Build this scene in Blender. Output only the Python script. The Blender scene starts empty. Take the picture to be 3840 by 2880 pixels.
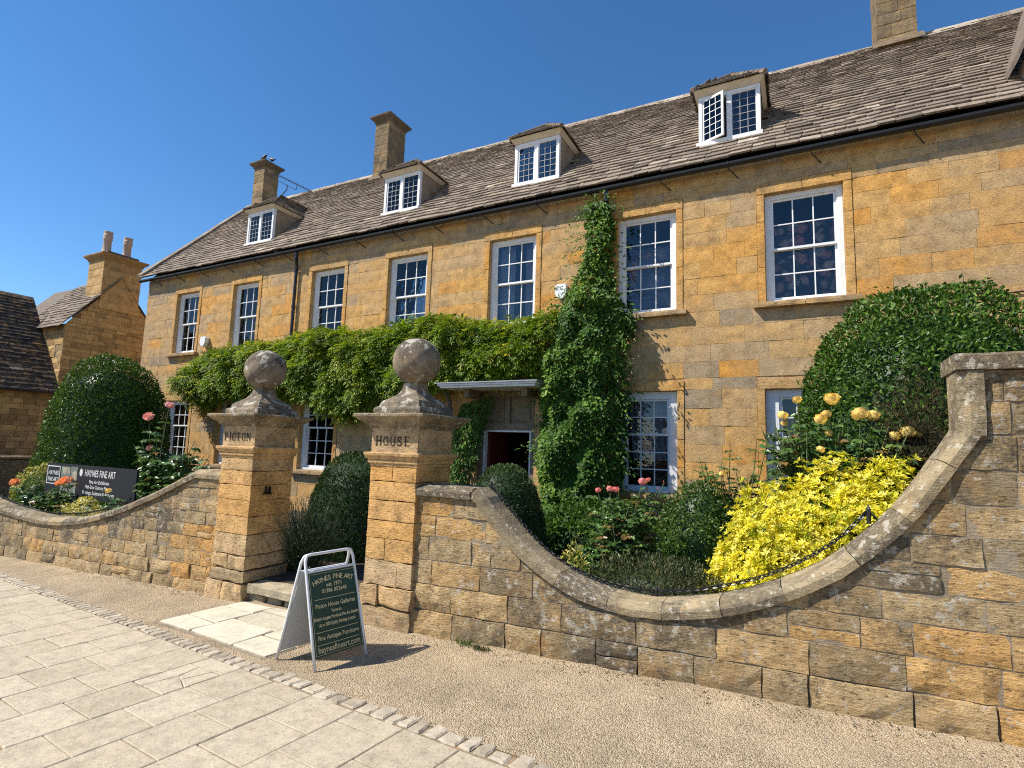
import bpy, math, random
import numpy as np
from mathutils import Vector, Matrix, noise

SC = bpy.context.scene
COL = SC.collection
rnd = random.Random(7)
nrg = np.random.default_rng(11)

# ------------------------------------------------------------------ camera, sky, sun, exposure
RC = ((0.8850232, -0.0259631, -0.4648224), (0.4644332, 0.1182585, 0.8776769), (0.032182, -0.9926434, 0.1167196))
EYE = Vector((0.0, 0.0, 1.7))
cx = Vector((RC[0][0], RC[1][0], RC[2][0])).normalized()
cz = -Vector((RC[0][2], RC[1][2], RC[2][2])).normalized()
cy = cz.cross(cx).normalized()
cx = cy.cross(cz).normalized()
cam_d = bpy.data.cameras.new('camera')
cam_d.sensor_fit = 'HORIZONTAL'; cam_d.sensor_width = 36.0; cam_d.lens = 19.134
cam_d.clip_start = 0.05; cam_d.clip_end = 3000
cam = bpy.data.objects.new('camera', cam_d); COL.objects.link(cam)
M = Matrix((( cx.x, cy.x, cz.x, EYE.x), (cx.y, cy.y, cz.y, EYE.y), (cx.z, cy.z, cz.z, EYE.z), (0, 0, 0, 1)))
cam.matrix_world = M
SC.camera = cam

SUNV = Vector((-0.70, -0.54, 1.0)).normalized()          # towards the sun
SUN_EL = math.asin(SUNV.z)
W = bpy.data.worlds.new('World'); SC.world = W; W.use_nodes = True
wn = W.node_tree; wn.nodes.clear()
sky = wn.nodes.new('ShaderNodeTexSky'); sky.sky_type = 'NISHITA'; sky.sun_disc = False
sky.sun_elevation = SUN_EL; sky.sun_rotation = math.atan2(SUNV.x, SUNV.y)
sky.altitude = 100; sky.air_density = 1.0; sky.dust_density = 0.0; sky.ozone_density = 5.0
bg = wn.nodes.new('ShaderNodeBackground'); bg.inputs[1].default_value = 0.11
wo = wn.nodes.new('ShaderNodeOutputWorld')
hs = wn.nodes.new('ShaderNodeHueSaturation'); hs.inputs['Saturation'].default_value = 1.18
wn.links.new(sky.outputs[0], hs.inputs['Color']); wn.links.new(hs.outputs[0], bg.inputs[0]); wn.links.new(bg.outputs[0], wo.inputs[0])
sl = bpy.data.lights.new('sun', 'SUN'); sl.energy = 5.0; sl.angle = math.radians(0.5); sl.color = (1.0, 0.93, 0.83)
so = bpy.data.objects.new('sun', sl); COL.objects.link(so)
so.rotation_euler = SUNV.to_track_quat('Z', 'Y').to_euler(); so.location = (-20, -15, 30)
SC.view_settings.view_transform = 'Standard'; SC.view_settings.look = 'None'
SC.view_settings.exposure = 0.56; SC.view_settings.gamma = 1.0; SC.view_settings.use_curve_mapping = False
SC.cycles.use_denoising = False
SC.cycles.filter_width = 1.1; SC.cycles.sample_clamp_indirect = 4.0
SC.cycles.max_bounces = 6; SC.cycles.transparent_max_bounces = 8

# ------------------------------------------------------------------ helpers: objects
def fin(o, parent=None, kind=None, label=None, cat=None, group=None, at=None):
    COL.objects.link(o)
    if at is not None: o.location = at
    if parent is not None:
        o.parent = parent
        if parent.type == 'EMPTY': o.matrix_parent_inverse = Matrix.Translation(-parent.location)
        elif parent.get('_moved'): o.matrix_parent_inverse = Matrix.Translation(-parent.location)
    if kind: o['kind'] = kind
    if label: o['label'] = label
    if cat: o['category'] = cat
    if group: o['group'] = group
    return o
def thing(name, label, cat, loc=(0, 0, 0), group=None):
    o = bpy.data.objects.new(name, None); o.empty_display_size = 0.1
    o.location = loc
    return fin(o, kind='thing', label=label, cat=cat, group=group)

class MB:
    """collects polygons for ONE mesh"""
    def __init__(s): s.v = []; s.f = []; s.t = []; s.l = []; s.m = []
    def add(s, v, f, t=0.5, l=0.0, m=0):
        o = len(s.v); s.v.extend(v)
        for q in f: s.f.append(tuple(i + o for i in q)); s.t.append(t); s.l.append(l); s.m.append(m)
    def box(s, x0, x1, y0, y1, z0, z1, t=0.5, l=0.0, m=0):
        v = [(x0,y0,z0),(x1,y0,z0),(x1,y1,z0),(x0,y1,z0),(x0,y0,z1),(x1,y0,z1),(x1,y1,z1),(x0,y1,z1)]
        s.add(v, [(0,3,2,1),(4,5,6,7),(0,1,5,4),(1,2,6,5),(2,3,7,6),(3,0,4,7)], t, l, m)
    def quad(s, a, b, c, d, t=0.5, l=0.0, m=0): s.add([a, b, c, d], [(0, 1, 2, 3)], t, l, m)
    def tube(s, pts, r, n=8, t=0.5, cap=True, m=0):
        pts = [Vector(p) for p in pts]
        rs = r if isinstance(r, (list, tuple)) else [r] * len(pts)
        V = []; prev = None
        for i, p in enumerate(pts):
            d = (pts[min(i + 1, len(pts) - 1)] - pts[max(i - 1, 0)]).normalized()
            if prev is None:
                a = d.orthogonal().normalized()
            else:
                a = prev - d * prev.dot(d)
                a = a.normalized() if a.length > 1e-6 else d.orthogonal().normalized()
            prev = a; b = d.cross(a)
            for k in range(n):
                an = 2 * math.pi * k / n
                V.append(tuple(p + (a * math.cos(an) + b * math.sin(an)) * rs[i]))
        F = []
        for i in range(len(pts) - 1):
            for k in range(n):
                F.append((i*n + k, i*n + (k+1) % n, (i+1)*n + (k+1) % n, (i+1)*n + k))
        if cap: F.append(tuple(range(n - 1, -1, -1))); F.append(tuple((len(pts)-1)*n + k for k in range(n)))
        s.add(V, F, t, 0.0, m)
    def rings(s, rings, t=0.5, l=0.0, captop=True, capbot=False, m=0):
        n = len(rings[0]); V = [p for r in rings for p in r]; F = []
        for i in range(len(rings) - 1):
            for k in range(n): F.append((i*n+k, i*n+(k+1) % n, (i+1)*n+(k+1) % n, (i+1)*n+k))
        if captop: F.append(tuple((len(rings)-1)*n + k for k in range(n)))
        if capbot: F.append(tuple(range(n - 1, -1, -1)))
        s.add(V, F, t, l, m)
    def mesh(s, name, mats, smooth=False):
        me = bpy.data.meshes.new(name); me.from_pydata(s.v, [], s.f)
        a = me.attributes.new('tint', 'FLOAT', 'FACE'); a.data.foreach_set('value', s.t)
        a = me.attributes.new('lich', 'FLOAT', 'FACE'); a.data.foreach_set('value', s.l)
        for mt in (mats if isinstance(mats, (list, tuple)) else [mats]): me.materials.append(mt)
        if any(s.m): me.polygons.foreach_set('material_index', s.m)
        if smooth: me.polygons.foreach_set('use_smooth', [True] * len(s.f))
        me.update(); return me
    def build(s, name, mats, parent=None, smooth=False, **k):
        return fin(bpy.data.objects.new(name, s.mesh(name, mats, smooth)), parent, **k)

def np_obj(name, V, F, T, mat, parent=None, smooth=False, **k):
    """V (n,3); F (m,q) array; T (m,)"""
    V = np.asarray(V, dtype=np.float32).reshape(-1, 3); F = np.asarray(F, dtype=np.int32)
    me = bpy.data.meshes.new(name); m, q = F.shape
    me.vertices.add(len(V)); me.vertices.foreach_set('co', V.ravel())
    me.loops.add(m * q); me.loops.foreach_set('vertex_index', F.ravel())
    me.polygons.add(m); me.polygons.foreach_set('loop_start', np.arange(0, m*q, q, dtype=np.int32))
    try: me.polygons.foreach_set('loop_total', np.full(m, q, dtype=np.int32))
    except Exception: pass
    a = me.attributes.new('tint', 'FLOAT', 'FACE'); a.data.foreach_set('value', np.asarray(T, dtype=np.float32))
    me.materials.append(mat); me.update(calc_edges=True); me.validate()
    if smooth: me.polygons.foreach_set('use_smooth', [True] * m)
    return fin(bpy.data.objects.new(name, me), parent, **k)

def nz(x, y, z): return noise.noise(Vector((x, y, z)))

def gz(x): return 0.034 * (x + 3.13)             # street level, rising to the right
def gardz(x): return 0.16 + 0.034 * (x + 5.0)    # garden level behind the wall

# ------------------------------------------------------------------ helpers: materials
def mat(name):
    m = bpy.data.materials.new(name); m.use_nodes = True
    nt = m.node_tree; nt.nodes.clear()
    out = nt.nodes.new('ShaderNodeOutputMaterial')
    return m, nt, out
def nd(nt, typ, **kw):
    n = nt.nodes.new(typ)
    for k, v in kw.items():
        if k in n.inputs.keys(): n.inputs[k].default_value = v
        else: setattr(n, k, v)
    return n
def lk(nt, a, b): nt.links.new(a, b)
def ramp(nt, src, stops):
    r = nt.nodes.new('ShaderNodeValToRGB'); e = r.color_ramp.elements
    while len(e) < len(stops): e.new(0.5)
    for i, (p, c) in enumerate(stops):
        e[i].position = p; e[i].color = (c[0], c[1], c[2], 1) if isinstance(c, tuple) else (c, c, c, 1)
    if src is not None: lk(nt, src, r.inputs[0])
    return r.outputs[0]
def mixc(nt, f, a, b, mode='MIX'):
    m = nt.nodes.new('ShaderNodeMix'); m.data_type = 'RGBA'; m.blend_type = mode
    for sock, v in ((m.inputs[0], f), (m.inputs[6], a), (m.inputs[7], b)):
        if hasattr(v, 'is_linked') or hasattr(v, 'node'): lk(nt, v, sock)
        elif isinstance(v, tuple): sock.default_value = (*v, 1)
        else: sock.default_value = v
    return m.outputs[2]
def math_(nt, op, a, b=0.0, clamp=False):
    m = nt.nodes.new('ShaderNodeMath'); m.operation = op; m.use_clamp = clamp
    for sock, v in ((m.inputs[0], a), (m.inputs[1], b)):
        if hasattr(v, 'node'): lk(nt, v, sock)
        else: sock.default_value = v
    return m.outputs[0]
def noise_(nt, vec, scale, detail=5, rough=0.6, dist=0.0):
    n = nt.nodes.new('ShaderNodeTexNoise'); n.inputs['Scale'].default_value = scale
    n.inputs['Detail'].default_value = detail; n.inputs['Roughness'].default_value = rough; n.inputs['Distortion'].default_value = dist
    if vec is not None: lk(nt, vec, n.inputs['Vector'])
    return n.outputs[0]
def attr(nt, name):
    a = nt.nodes.new('ShaderNodeAttribute'); a.attribute_name = name
    return a.outputs['Fac']
def posn(nt, sc=(1, 1, 1)):
    g = nt.nodes.new('ShaderNodeNewGeometry'); mp = nt.nodes.new('ShaderNodeMapping')
    mp.inputs['Scale'].default_value = sc; lk(nt, g.outputs['Position'], mp.inputs['Vector'])
    return mp.outputs[0]

def stone_mat(name, stops, dark=0.5, white=0.35, orange=0.0, bump=0.5, sed=1.0, sc=1.0, darkc=(0.075, 0.066, 0.052), rough=0.9, stain=0.4, wthr=0.66, wsc=17.0, mott=1.0, pits=0.0, patch=0.0):
    m, nt, out = mat(name)
    p = posn(nt); ps = posn(nt, (1, 1, 4.0))
    base = ramp(nt, attr(nt, 'tint'), stops)
    n1 = noise_(nt, p, 5.0 * sc, 6, 0.65); n2 = noise_(nt, ps, 22 * sc, 6, 0.7); n3 = noise_(nt, p, 95 * sc, 3, 0.6)
    f1 = ramp(nt, n1, [(0.25, 1-0.45*mott), (0.5, 1.0), (0.78, 1+0.34*mott)])
    f2 = ramp(nt, n2, [(0.25, 1-0.48*mott), (0.5, 1.0), (0.8, 1+0.32*mott)])
    c = mixc(nt, 1.0, base, f1, 'MULTIPLY'); c = mixc(nt, 0.9, c, f2, 'MULTIPLY')
    if patch:                                          # broad weathered areas that ignore the joints
        pf = ramp(nt, noise_(nt, p, 0.75, 7, 0.68), [(0.44, 0.0), (0.60, 1.0)])
        c = mixc(nt, math_(nt, 'MULTIPLY', pf, patch), c, mixc(nt, 1.0, (0.36, 0.285, 0.185), f2, 'MULTIPLY'))
        pg = ramp(nt, noise_(nt, posn(nt, (1, 1, 0.35)), 2.1, 6, 0.7), [(0.54, 0.0), (0.72, 1.0)])
        c = mixc(nt, math_(nt, 'MULTIPLY', pg, patch * 0.7), c, mixc(nt, 1.0, (0.20, 0.155, 0.10), f1, 'MULTIPLY'))
    # warm iron staining inside single stones
    st = ramp(nt, noise_(nt, p, 3.1 * sc, 4, 0.6), [(0.48, 0.0), (0.68, 1.0)])
    c = mixc(nt, math_(nt, 'MULTIPLY', st, stain), c, (0.46, 0.25, 0.075))
    pm = None
    if pits:
        pm = ramp(nt, noise_(nt, posn(nt, (1, 1, 2.2)), 26 * sc, 4, 0.55), [(0.60, 0.0), (0.68, 1.0)])
        c = mixc(nt, math_(nt, 'MULTIPLY', pm, pits), c, (0.085, 0.055, 0.028))
    # lichen: grey black crust, then pale spots
    lw = attr(nt, 'lich')
    nl = math_(nt, 'ADD', noise_(nt, p, 2.6 * sc, 9, 0.72), math_(nt, 'MULTIPLY', lw, 0.30))
    lm = ramp(nt, nl, [(0.60, 0.0), (0.74, 1.0)])
    fine = ramp(nt, noise_(nt, p, 34 * sc, 5, 0.7), [(0.36, 0.25), (0.58, 1.0)])
    c = mixc(nt, math_(nt, 'MULTIPLY', math_(nt, 'MULTIPLY', lm, fine), dark), c, darkc)
    wl = math_(nt, 'ADD', noise_(nt, p, wsc * sc, 5, 0.6), math_(nt, 'MULTIPLY', lw, 0.08))
    wm = ramp(nt, wl, [(wthr, 0.0), (wthr+0.05, 1.0)])
    c = mixc(nt, math_(nt, 'MULTIPLY', wm, white), c, (0.56, 0.52, 0.43))
    if orange:
        om = ramp(nt, noise_(nt, p, 11 * sc, 3, 0.5), [(0.71, 0.0), (0.74, 1.0)])
        c = mixc(nt, math_(nt, 'MULTIPLY', om, orange), c, (0.50, 0.24, 0.04))
    b = nt.nodes.new('ShaderNodeBsdfPrincipled'); b.inputs['Roughness'].default_value = rough
    b.inputs['Specular IOR Level'].default_value = 0.25
    lk(nt, c, b.inputs['Base Color'])
    h = math_(nt, 'ADD', math_(nt, 'MULTIPLY', n2, 1.0 * sed), math_(nt, 'ADD', math_(nt, 'MULTIPLY', n1, 0.7), math_(nt, 'MULTIPLY', n3, 0.35)))
    if pm is not None: h = math_(nt, 'SUBTRACT', h, math_(nt, 'MULTIPLY', pm, 0.5))
    bp = nt.nodes.new('ShaderNodeBump'); bp.inputs['Strength'].default_value = bump; bp.inputs['Distance'].default_value = 0.03
    lk(nt, h, bp.inputs['Height']); lk(nt, bp.outputs[0], b.inputs['Normal']); lk(nt, b.outputs[0], out.inputs[0])
    return m

def leaf_mat(name, stops, rough=0.45, trans=0.3, spec=0.5, gain=1.0):
    m, nt, out = mat(name)
    c = ramp(nt, attr(nt, 'tint'), stops)
    c = mixc(nt, 1.0, c, ramp(nt, noise_(nt, posn(nt), 3.0, 3), [(0.3, 0.75), (0.7, 1.2)]), 'MULTIPLY')
    b = nt.nodes.new('ShaderNodeBsdfPrincipled'); b.inputs['Roughness'].default_value = rough
    b.inputs['Specular IOR Level'].default_value = spec
    lk(nt, c, b.inputs['Base Color'])
    if trans > 0:
        tr = nt.nodes.new('ShaderNodeBsdfTranslucent')
        lk(nt, mixc(nt, 1.0, c, (1.25, 1.15, 0.5), 'MULTIPLY'), tr.inputs[0])
        mx = nt.nodes.new('ShaderNodeMixShader'); mx.inputs[0].default_value = trans
        lk(nt, b.outputs[0], mx.inputs[1]); lk(nt, tr.outputs[0], mx.inputs[2]); lk(nt, mx.outputs[0], out.inputs[0])
    else: lk(nt, b.outputs[0], out.inputs[0])
    return m

def plain(name, col, rough=0.6, metal=0.0, spec=0.5, var=0.12, vs=8.0, bump=0.0):
    m, nt, out = mat(name); p = posn(nt)
    c = mixc(nt, 1.0, col, ramp(nt, noise_(nt, p, vs, 6, 0.65), [(0.25, 1 - var * 1.6), (0.75, 1 + var)]), 'MULTIPLY')
    b = nt.nodes.new('ShaderNodeBsdfPrincipled'); b.inputs['Roughness'].default_value = rough
    b.inputs['Metallic'].default_value = metal; b.inputs['Specular IOR Level'].default_value = spec
    lk(nt, c, b.inputs['Base Color'])
    if bump:
        bp = nt.nodes.new('ShaderNodeBump'); bp.inputs['Strength'].default_value = bump; bp.inputs['Distance'].default_value = 0.01
        lk(nt, noise_(nt, p, vs * 5, 4), bp.inputs['Height']); lk(nt, bp.outputs[0], b.inputs['Normal'])
    lk(nt, b.outputs[0], out.inputs[0]); return m

HONEY = [(0.0, (0.330, 0.250, 0.160)), (0.25, (0.445, 0.308, 0.165)), (0.5, (0.540, 0.340, 0.140)), (0.75, (0.605, 0.335, 0.098)), (1.0, (0.610, 0.285, 0.055))]
M_FAC = stone_mat('facade_ashlar', HONEY, dark=0.3, white=0.35, bump=0.6, sed=0.8, stain=0.35, wthr=.67, wsc=28, pits=.35, mott=1.15, patch=.36)
M_WALL = stone_mat('garden_wall_stone', [(0.0, (0.200, 0.158, 0.100)), (0.3, (0.330, 0.248, 0.140)), (0.55, (0.490, 0.355, 0.185)), (0.8, (0.550, 0.345, 0.140)), (1.0, (0.565, 0.305, 0.095))], dark=0.85, white=0.6, orange=0.5, bump=0.85, sed=1.1, wthr=.62, pits=.6, mott=1.15)
M_COPE = stone_mat('coping_stone', [(0.0, (0.22, 0.175, 0.11)), (0.5, (0.33, 0.26, 0.155)), (1.0, (0.39, 0.31, 0.19))], dark=0.85, white=0.6, orange=0.6, bump=0.9, sed=0.5, stain=.15, wthr=.62, wsc=22)
M_PIL = stone_mat('pillar_stone', [(0.0, (0.26, 0.195, 0.11)), (0.4, (0.56, 0.40, 0.22)), (0.7, (0.64, 0.395, 0.165)), (1.0, (0.64, 0.345, 0.105))], dark=0.6, white=0.25, bump=0.8, sed=0.9, stain=.3, pits=.4, mott=1.1)
M_BALL = stone_mat('weathered_finial_stone', [(0.0, (0.15, 0.12, 0.085)), (0.5, (0.27, 0.215, 0.15)), (1.0, (0.34, 0.275, 0.185))], dark=0.8, white=0.8, orange=0.3, bump=0.9, sed=0.3, sc=1.7, stain=.15, wthr=.615, wsc=6.5, mott=1.4)
M_MORT = stone_mat('lime_mortar', [(0.0, (0.22, 0.18, 0.125)), (1.0, (0.34, 0.275, 0.19))], dark=0.5, white=0.2, bump=0.5, stain=.1)
M_TILE = stone_mat('stone_slate', [(0.0, (0.120, 0.098, 0.080)), (0.35, (0.200, 0.162, 0.128)), (0.7, (0.275, 0.224, 0.172)), (0.93, (0.36, 0.298, 0.228)), (1.0, (0.48, 0.42, 0.335))], dark=0.35, white=0.45, bump=0.6, sed=0.4, sc=1.5, darkc=(0.05, 0.045, 0.036), stain=.08)
M_COT = stone_mat('cottage_rubble', [(0.0, (0.30, 0.19, 0.08)), (0.5, (0.52, 0.335, 0.145)), (1.0, (0.62, 0.405, 0.17))], dark=0.2, white=0.15, bump=0.7, stain=.3)
M_CHIM = stone_mat('chimney_stone', [(0.0, (0.16, 0.115, 0.065)), (0.5, (0.27, 0.19, 0.10)), (1.0, (0.37, 0.26, 0.13))], dark=0.8, white=0.2, bump=0.7, stain=.25)
M_SLAB = stone_mat('paving_slab_stone', [(0.0, (0.41, 0.350, 0.252)), (0.5, (0.45, 0.385, 0.280)), (1.0, (0.49, 0.422, 0.312))], dark=0.16, white=0.15, bump=0.4, sed=0.3, sc=2.0, stain=.08, mott=.6, pits=.22)
M_SETT = stone_mat('sett_stone', [(0.0, (0.33, 0.28, 0.205)), (0.5, (0.42, 0.358, 0.265)), (1.0, (0.50, 0.432, 0.325))], dark=0.25, white=0.2, bump=0.6, sed=0.2, sc=2.0, stain=.05, mott=.7)
M_FLAG = stone_mat('riven_flagstone', [(0.0, (0.46, 0.42, 0.31)), (0.5, (0.55, 0.51, 0.39)), (1.0, (0.62, 0.57, 0.44))], dark=0.12, white=0.2, bump=0.5, sed=0.2, stain=.08, mott=.5)
M_STEP = stone_mat('step_stone', [(0.0, (0.26, 0.22, 0.14)), (1.0, (0.48, 0.405, 0.28))], dark=0.7, white=0.2, bump=0.6, stain=.1)
M_WHITE = plain('white_gloss_paint', (0.76, 0.765, 0.765), 0.4, var=0.10, vs=9)
M_GWHITE = plain('aged_white_paint', (0.66, 0.68, 0.69), 0.5, var=0.10, vs=10)
M_CREAM = plain('cream_fascia_paint', (0.60, 0.52, 0.39), 0.6, var=0.14)
M_RENDER = plain('lime_render', (0.33, 0.245, 0.155), 0.9, var=0.25, vs=4, bump=0.4)
M_BLACK = plain('black_iron', (0.012, 0.012, 0.014), 0.35, var=0.1)
M_LEAD = plain('lead_sheet', (0.34, 0.35, 0.37), 0.5, metal=0.4, var=0.2)
M_LEADBAR = plain('lead_came', (0.30, 0.31, 0.33), 0.6)
M_SOIL = plain('garden_soil', (0.060, 0.043, 0.028), 0.95, var=0.4, vs=12, bump=0.8)
M_BARK = plain('bark', (0.13, 0.10, 0.07), 0.9, var=0.3, vs=20, bump=0.8)
M_STEMG = plain('green_stem', (0.10, 0.13, 0.045), 0.6, var=0.2)
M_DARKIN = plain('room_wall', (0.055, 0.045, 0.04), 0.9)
M_REDIN = plain('dark_red_paint', (0.10, 0.012, 0.010), 0.5)
M_CURT = plain('net_curtain', (0.50, 0.51, 0.56), 0.9, var=0.2, vs=5)
M_OAK = plain('weathered_oak', (0.20, 0.155, 0.10), 0.8, var=0.3, vs=9, bump=0.3)
M_GREEN = plain('dark_green_sign', (0.008, 0.048, 0.031), 0.32, var=0.10, vs=6)
M_GOLD = plain('gold_lettering', (0.62, 0.53, 0.28), 0.5, var=0.1)
M_ALU = plain('white_aluminium', (0.74, 0.75, 0.76), 0.35, metal=0.1, var=0.08)
M_PANELW = plain('white_sign_back', (0.60, 0.62, 0.64), 0.4, var=0.07, vs=3)
M_SIGND = plain('charcoal_sign', (0.020, 0.021, 0.025), 0.6, spec=0.15, var=0.1)
M_SIGNT = plain('sign_white_print', (0.62, 0.62, 0.60), 0.6)
M_TERRA = plain('buff_clay', (0.46, 0.33, 0.24), 0.8, var=0.15)
M_LETTER = plain('incised_black_letter', (0.022, 0.018, 0.015), 0.9, var=0.3, vs=40)
M_AERIAL = plain('dull_aerial_metal', (0.05, 0.055, 0.065), 0.85, spec=0.1)
M_BIRD = plain('black_feather', (0.012, 0.012, 0.016), 0.5)

def glass_mat():
    m, nt, out = mat('window_glass')
    p = posn(nt)
    fr = nt.nodes.new('ShaderNodeFresnel'); fr.inputs[0].default_value = 1.55
    bp = nt.nodes.new('ShaderNodeBump'); bp.inputs['Strength'].default_value = 0.10; bp.inputs['Distance'].default_value = 0.02
    lk(nt, noise_(nt, p, 4.0, 2), bp.inputs['Height'])
    g = nt.nodes.new('ShaderNodeBsdfGlossy'); g.inputs['Roughness'].default_value = 0.02
    lk(nt, bp.outputs[0], g.inputs['Normal'])
    t = nt.nodes.new('ShaderNodeBsdfTransparent'); t.inputs[0].default_value = (0.80, 0.83, 0.86, 1)
    mx = nt.nodes.new('ShaderNodeMixShader')
    lk(nt, fr.outputs[0], mx.inputs[0]); lk(nt, t.outputs[0], mx.inputs[1]); lk(nt, g.outputs[0], mx.inputs[2])
    lk(nt, mx.outputs[0], out.inputs[0]); return m
M_GLASS = glass_mat()

def gravel_mat():
    m, nt, out = mat('fine_gravel'); p = posn(nt)
    v = nt.nodes.new('ShaderNodeTexVoronoi'); v.inputs['Scale'].default_value = 105; lk(nt, p, v.inputs['Vector'])
    c = ramp(nt, v.outputs['Color'], [(0.1, (0.28, 0.205, 0.125)), (0.45, (0.42, 0.32, 0.205)), (0.8, (0.51, 0.41, 0.275)), (1.0, (0.60, 0.51, 0.38))])
    big = ramp(nt, noise_(nt, p, 1.7, 8, 0.7), [(0.3, 0.66), (0.7, 1.20)])
    c = mixc(nt, 1.0, c, big, 'MULTIPLY')
    dirt = ramp(nt, noise_(nt, p, 2.2, 7, 0.65), [(0.52, 0.0), (0.66, 1.0)])
    c = mixc(nt, math_(nt, 'MULTIPLY', dirt, 0.55), c, (0.42, 0.335, 0.215))
    b = nt.nodes.new('ShaderNodeBsdfPrincipled'); b.inputs['Roughness'].default_value = 0.95; b.inputs['Specular IOR Level'].default_value = 0.2
    lk(nt, c, b.inputs['Base Color'])
    h = math_(nt, 'ADD', math_(nt, 'MULTIPLY', v.outputs['Distance'], -1.0), noise_(nt, p, 30, 5))
    bp = nt.nodes.new('ShaderNodeBump'); bp.inputs['Strength'].default_value = 0.9; bp.inputs['Distance'].default_value = 0.012
    lk(nt, h, bp.inputs['Height']); lk(nt, bp.outputs[0], b.inputs['Normal']); lk(nt, b.outputs[0], out.inputs[0]); return m
M_GRAV = gravel_mat()

def petal_mat(name, a, b_):
    return leaf_mat(name, [(0.0, a), (1.0, b_)], 0.6, 0.35, 0.2)
M_PINK = petal_mat('pink_petal', (0.72, 0.22, 0.30), (0.86, 0.50, 0.56))
M_CORAL = petal_mat('coral_petal', (0.84, 0.17, 0.20), (0.94, 0.42, 0.42))
M_ORANGE = petal_mat('orange_petal', (0.82, 0.20, 0.06), (0.90, 0.50, 0.32))
M_YELR = petal_mat('yellow_petal', (0.84, 0.52, 0.07), (0.94, 0.80, 0.34))

G_BAY = leaf_mat('bay_leaf', [(0, (0.020, 0.052, 0.008)), (0.5, (0.055, 0.125, 0.014)), (0.85, (0.105, 0.195, 0.022)), (1, (0.17, 0.27, 0.035))], 0.42, 0.25, 0.28)
G_WIST = leaf_mat('wisteria_leaf', [(0, (0.040, 0.090, 0.008)), (0.45, (0.125, 0.215, 0.012)), (0.8, (0.245, 0.345, 0.020)), (1, (0.45, 0.44, 0.06))], 0.5, 0.42, 0.35)
G_CREEP = leaf_mat('creeper_leaf', [(0, (0.020, 0.056, 0.010)), (0.5, (0.055, 0.128, 0.016)), (0.9, (0.125, 0.230, 0.024)), (1, (0.23, 0.34, 0.04))], 0.5, 0.32, 0.22)
G_YEW = leaf_mat('yew_needle', [(0, (0.014, 0.034, 0.010)), (0.6, (0.044, 0.088, 0.022)), (1, (0.120, 0.170, 0.042))], 0.55, 0.12, 0.3)
G_BOX = leaf_mat('box_leaf', [(0, (0.022, 0.056, 0.010)), (0.6, (0.065, 0.135, 0.018)), (1, (0.14, 0.21, 0.03))], 0.45, 0.28, 0.4)
G_GOLD = leaf_mat('golden_leaf', [(0, (0.22, 0.30, 0.02)), (0.25, (0.58, 0.56, 0.03)), (0.65, (0.80, 0.73, 0.045)), (1, (0.88, 0.82, 0.22))], 0.42, 0.38, 0.35)
G_ROSE = leaf_mat('rose_leaf', [(0, (0.030, 0.072, 0.020)), (0.55, (0.078, 0.155, 0.038)), (0.9, (0.135, 0.220, 0.045)), (1, (0.20, 0.12, 0.04))], 0.33, 0.22, 0.5)
G_LAV = leaf_mat('lavender_leaf', [(0, (0.045, 0.065, 0.035)), (0.6, (0.095, 0.130, 0.062)), (0.9, (0.20, 0.23, 0.13)), (1, (0.36, 0.35, 0.28))], 0.6, 0.15, 0.3)
G_HEBE = leaf_mat('hebe_leaf', [(0, (0.028, 0.045, 0.014)), (0.5, (0.075, 0.100, 0.034)), (0.9, (0.15, 0.13, 0.055)), (1, (0.22, 0.16, 0.08))], 0.5, 0.2, 0.4)
G_BROWN = leaf_mat('bronze_conifer_leaf', [(0, (0.024, 0.024, 0.012)), (0.6, (0.070, 0.055, 0.026)), (1, (0.15, 0.10, 0.05))], 0.8, 0.1, 0.08)
G_VARIEG = leaf_mat('variegated_leaf', [(0, (0.06, 0.10, 0.02)), (0.4, (0.20, 0.24, 0.05)), (0.75, (0.58, 0.52, 0.12)), (1, (0.74, 0.68, 0.34))], 0.45, 0.3, 0.4)

# ------------------------------------------------------------------ ground, pavement, setts, gravel
def clampg(x): return gz(max(-45.0, min(25.0, x)))
mb = MB()
xs = [-1500, -45, -30, -20, -13, -9, -5, -2, 2, 8, 25, 1500]; ys = [-1500, -30, -5, 1.0, 3.0, 4.6, 10, 30, 1500]
V = [(x, y, clampg(x) - 0.03) for y in ys for x in xs]; nx_ = len(xs)
F = [(j*nx_+i, j*nx_+i+1, (j+1)*nx_+i+1, (j+1)*nx_+i) for j in range(len(ys)-1) for i in range(nx_-1)]
mb.add(V, F); mb.build('ground', M_GRAV, kind='structure')

A5 = math.radians(-5.22); CU, SU = math.cos(A5), math.sin(A5)
def uv(u, v): return (u * CU - v * SU, u * SU + v * CU)      # pavement frame -> world x, y
VS = 2.56
pave = MB()
for i in range(40):
    u0, u1 = -30 + i, -29 + i
    pave.quad(*[(*uv(a, b), clampg(uv(a, b)[0]) - 0.011) for a, b in ((u0, -6), (u1, -6), (u1, VS + 0.20), (u0, VS + 0.20))], t=0.3)
pavement = pave.build('pavement', stone_mat('pavement_joint_sand', [(0, (0.23, 0.185, 0.125)), (1, (0.30, 0.24, 0.165))], dark=0.3, white=0.1, bump=0.5, sc=2.0), kind='structure')

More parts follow.
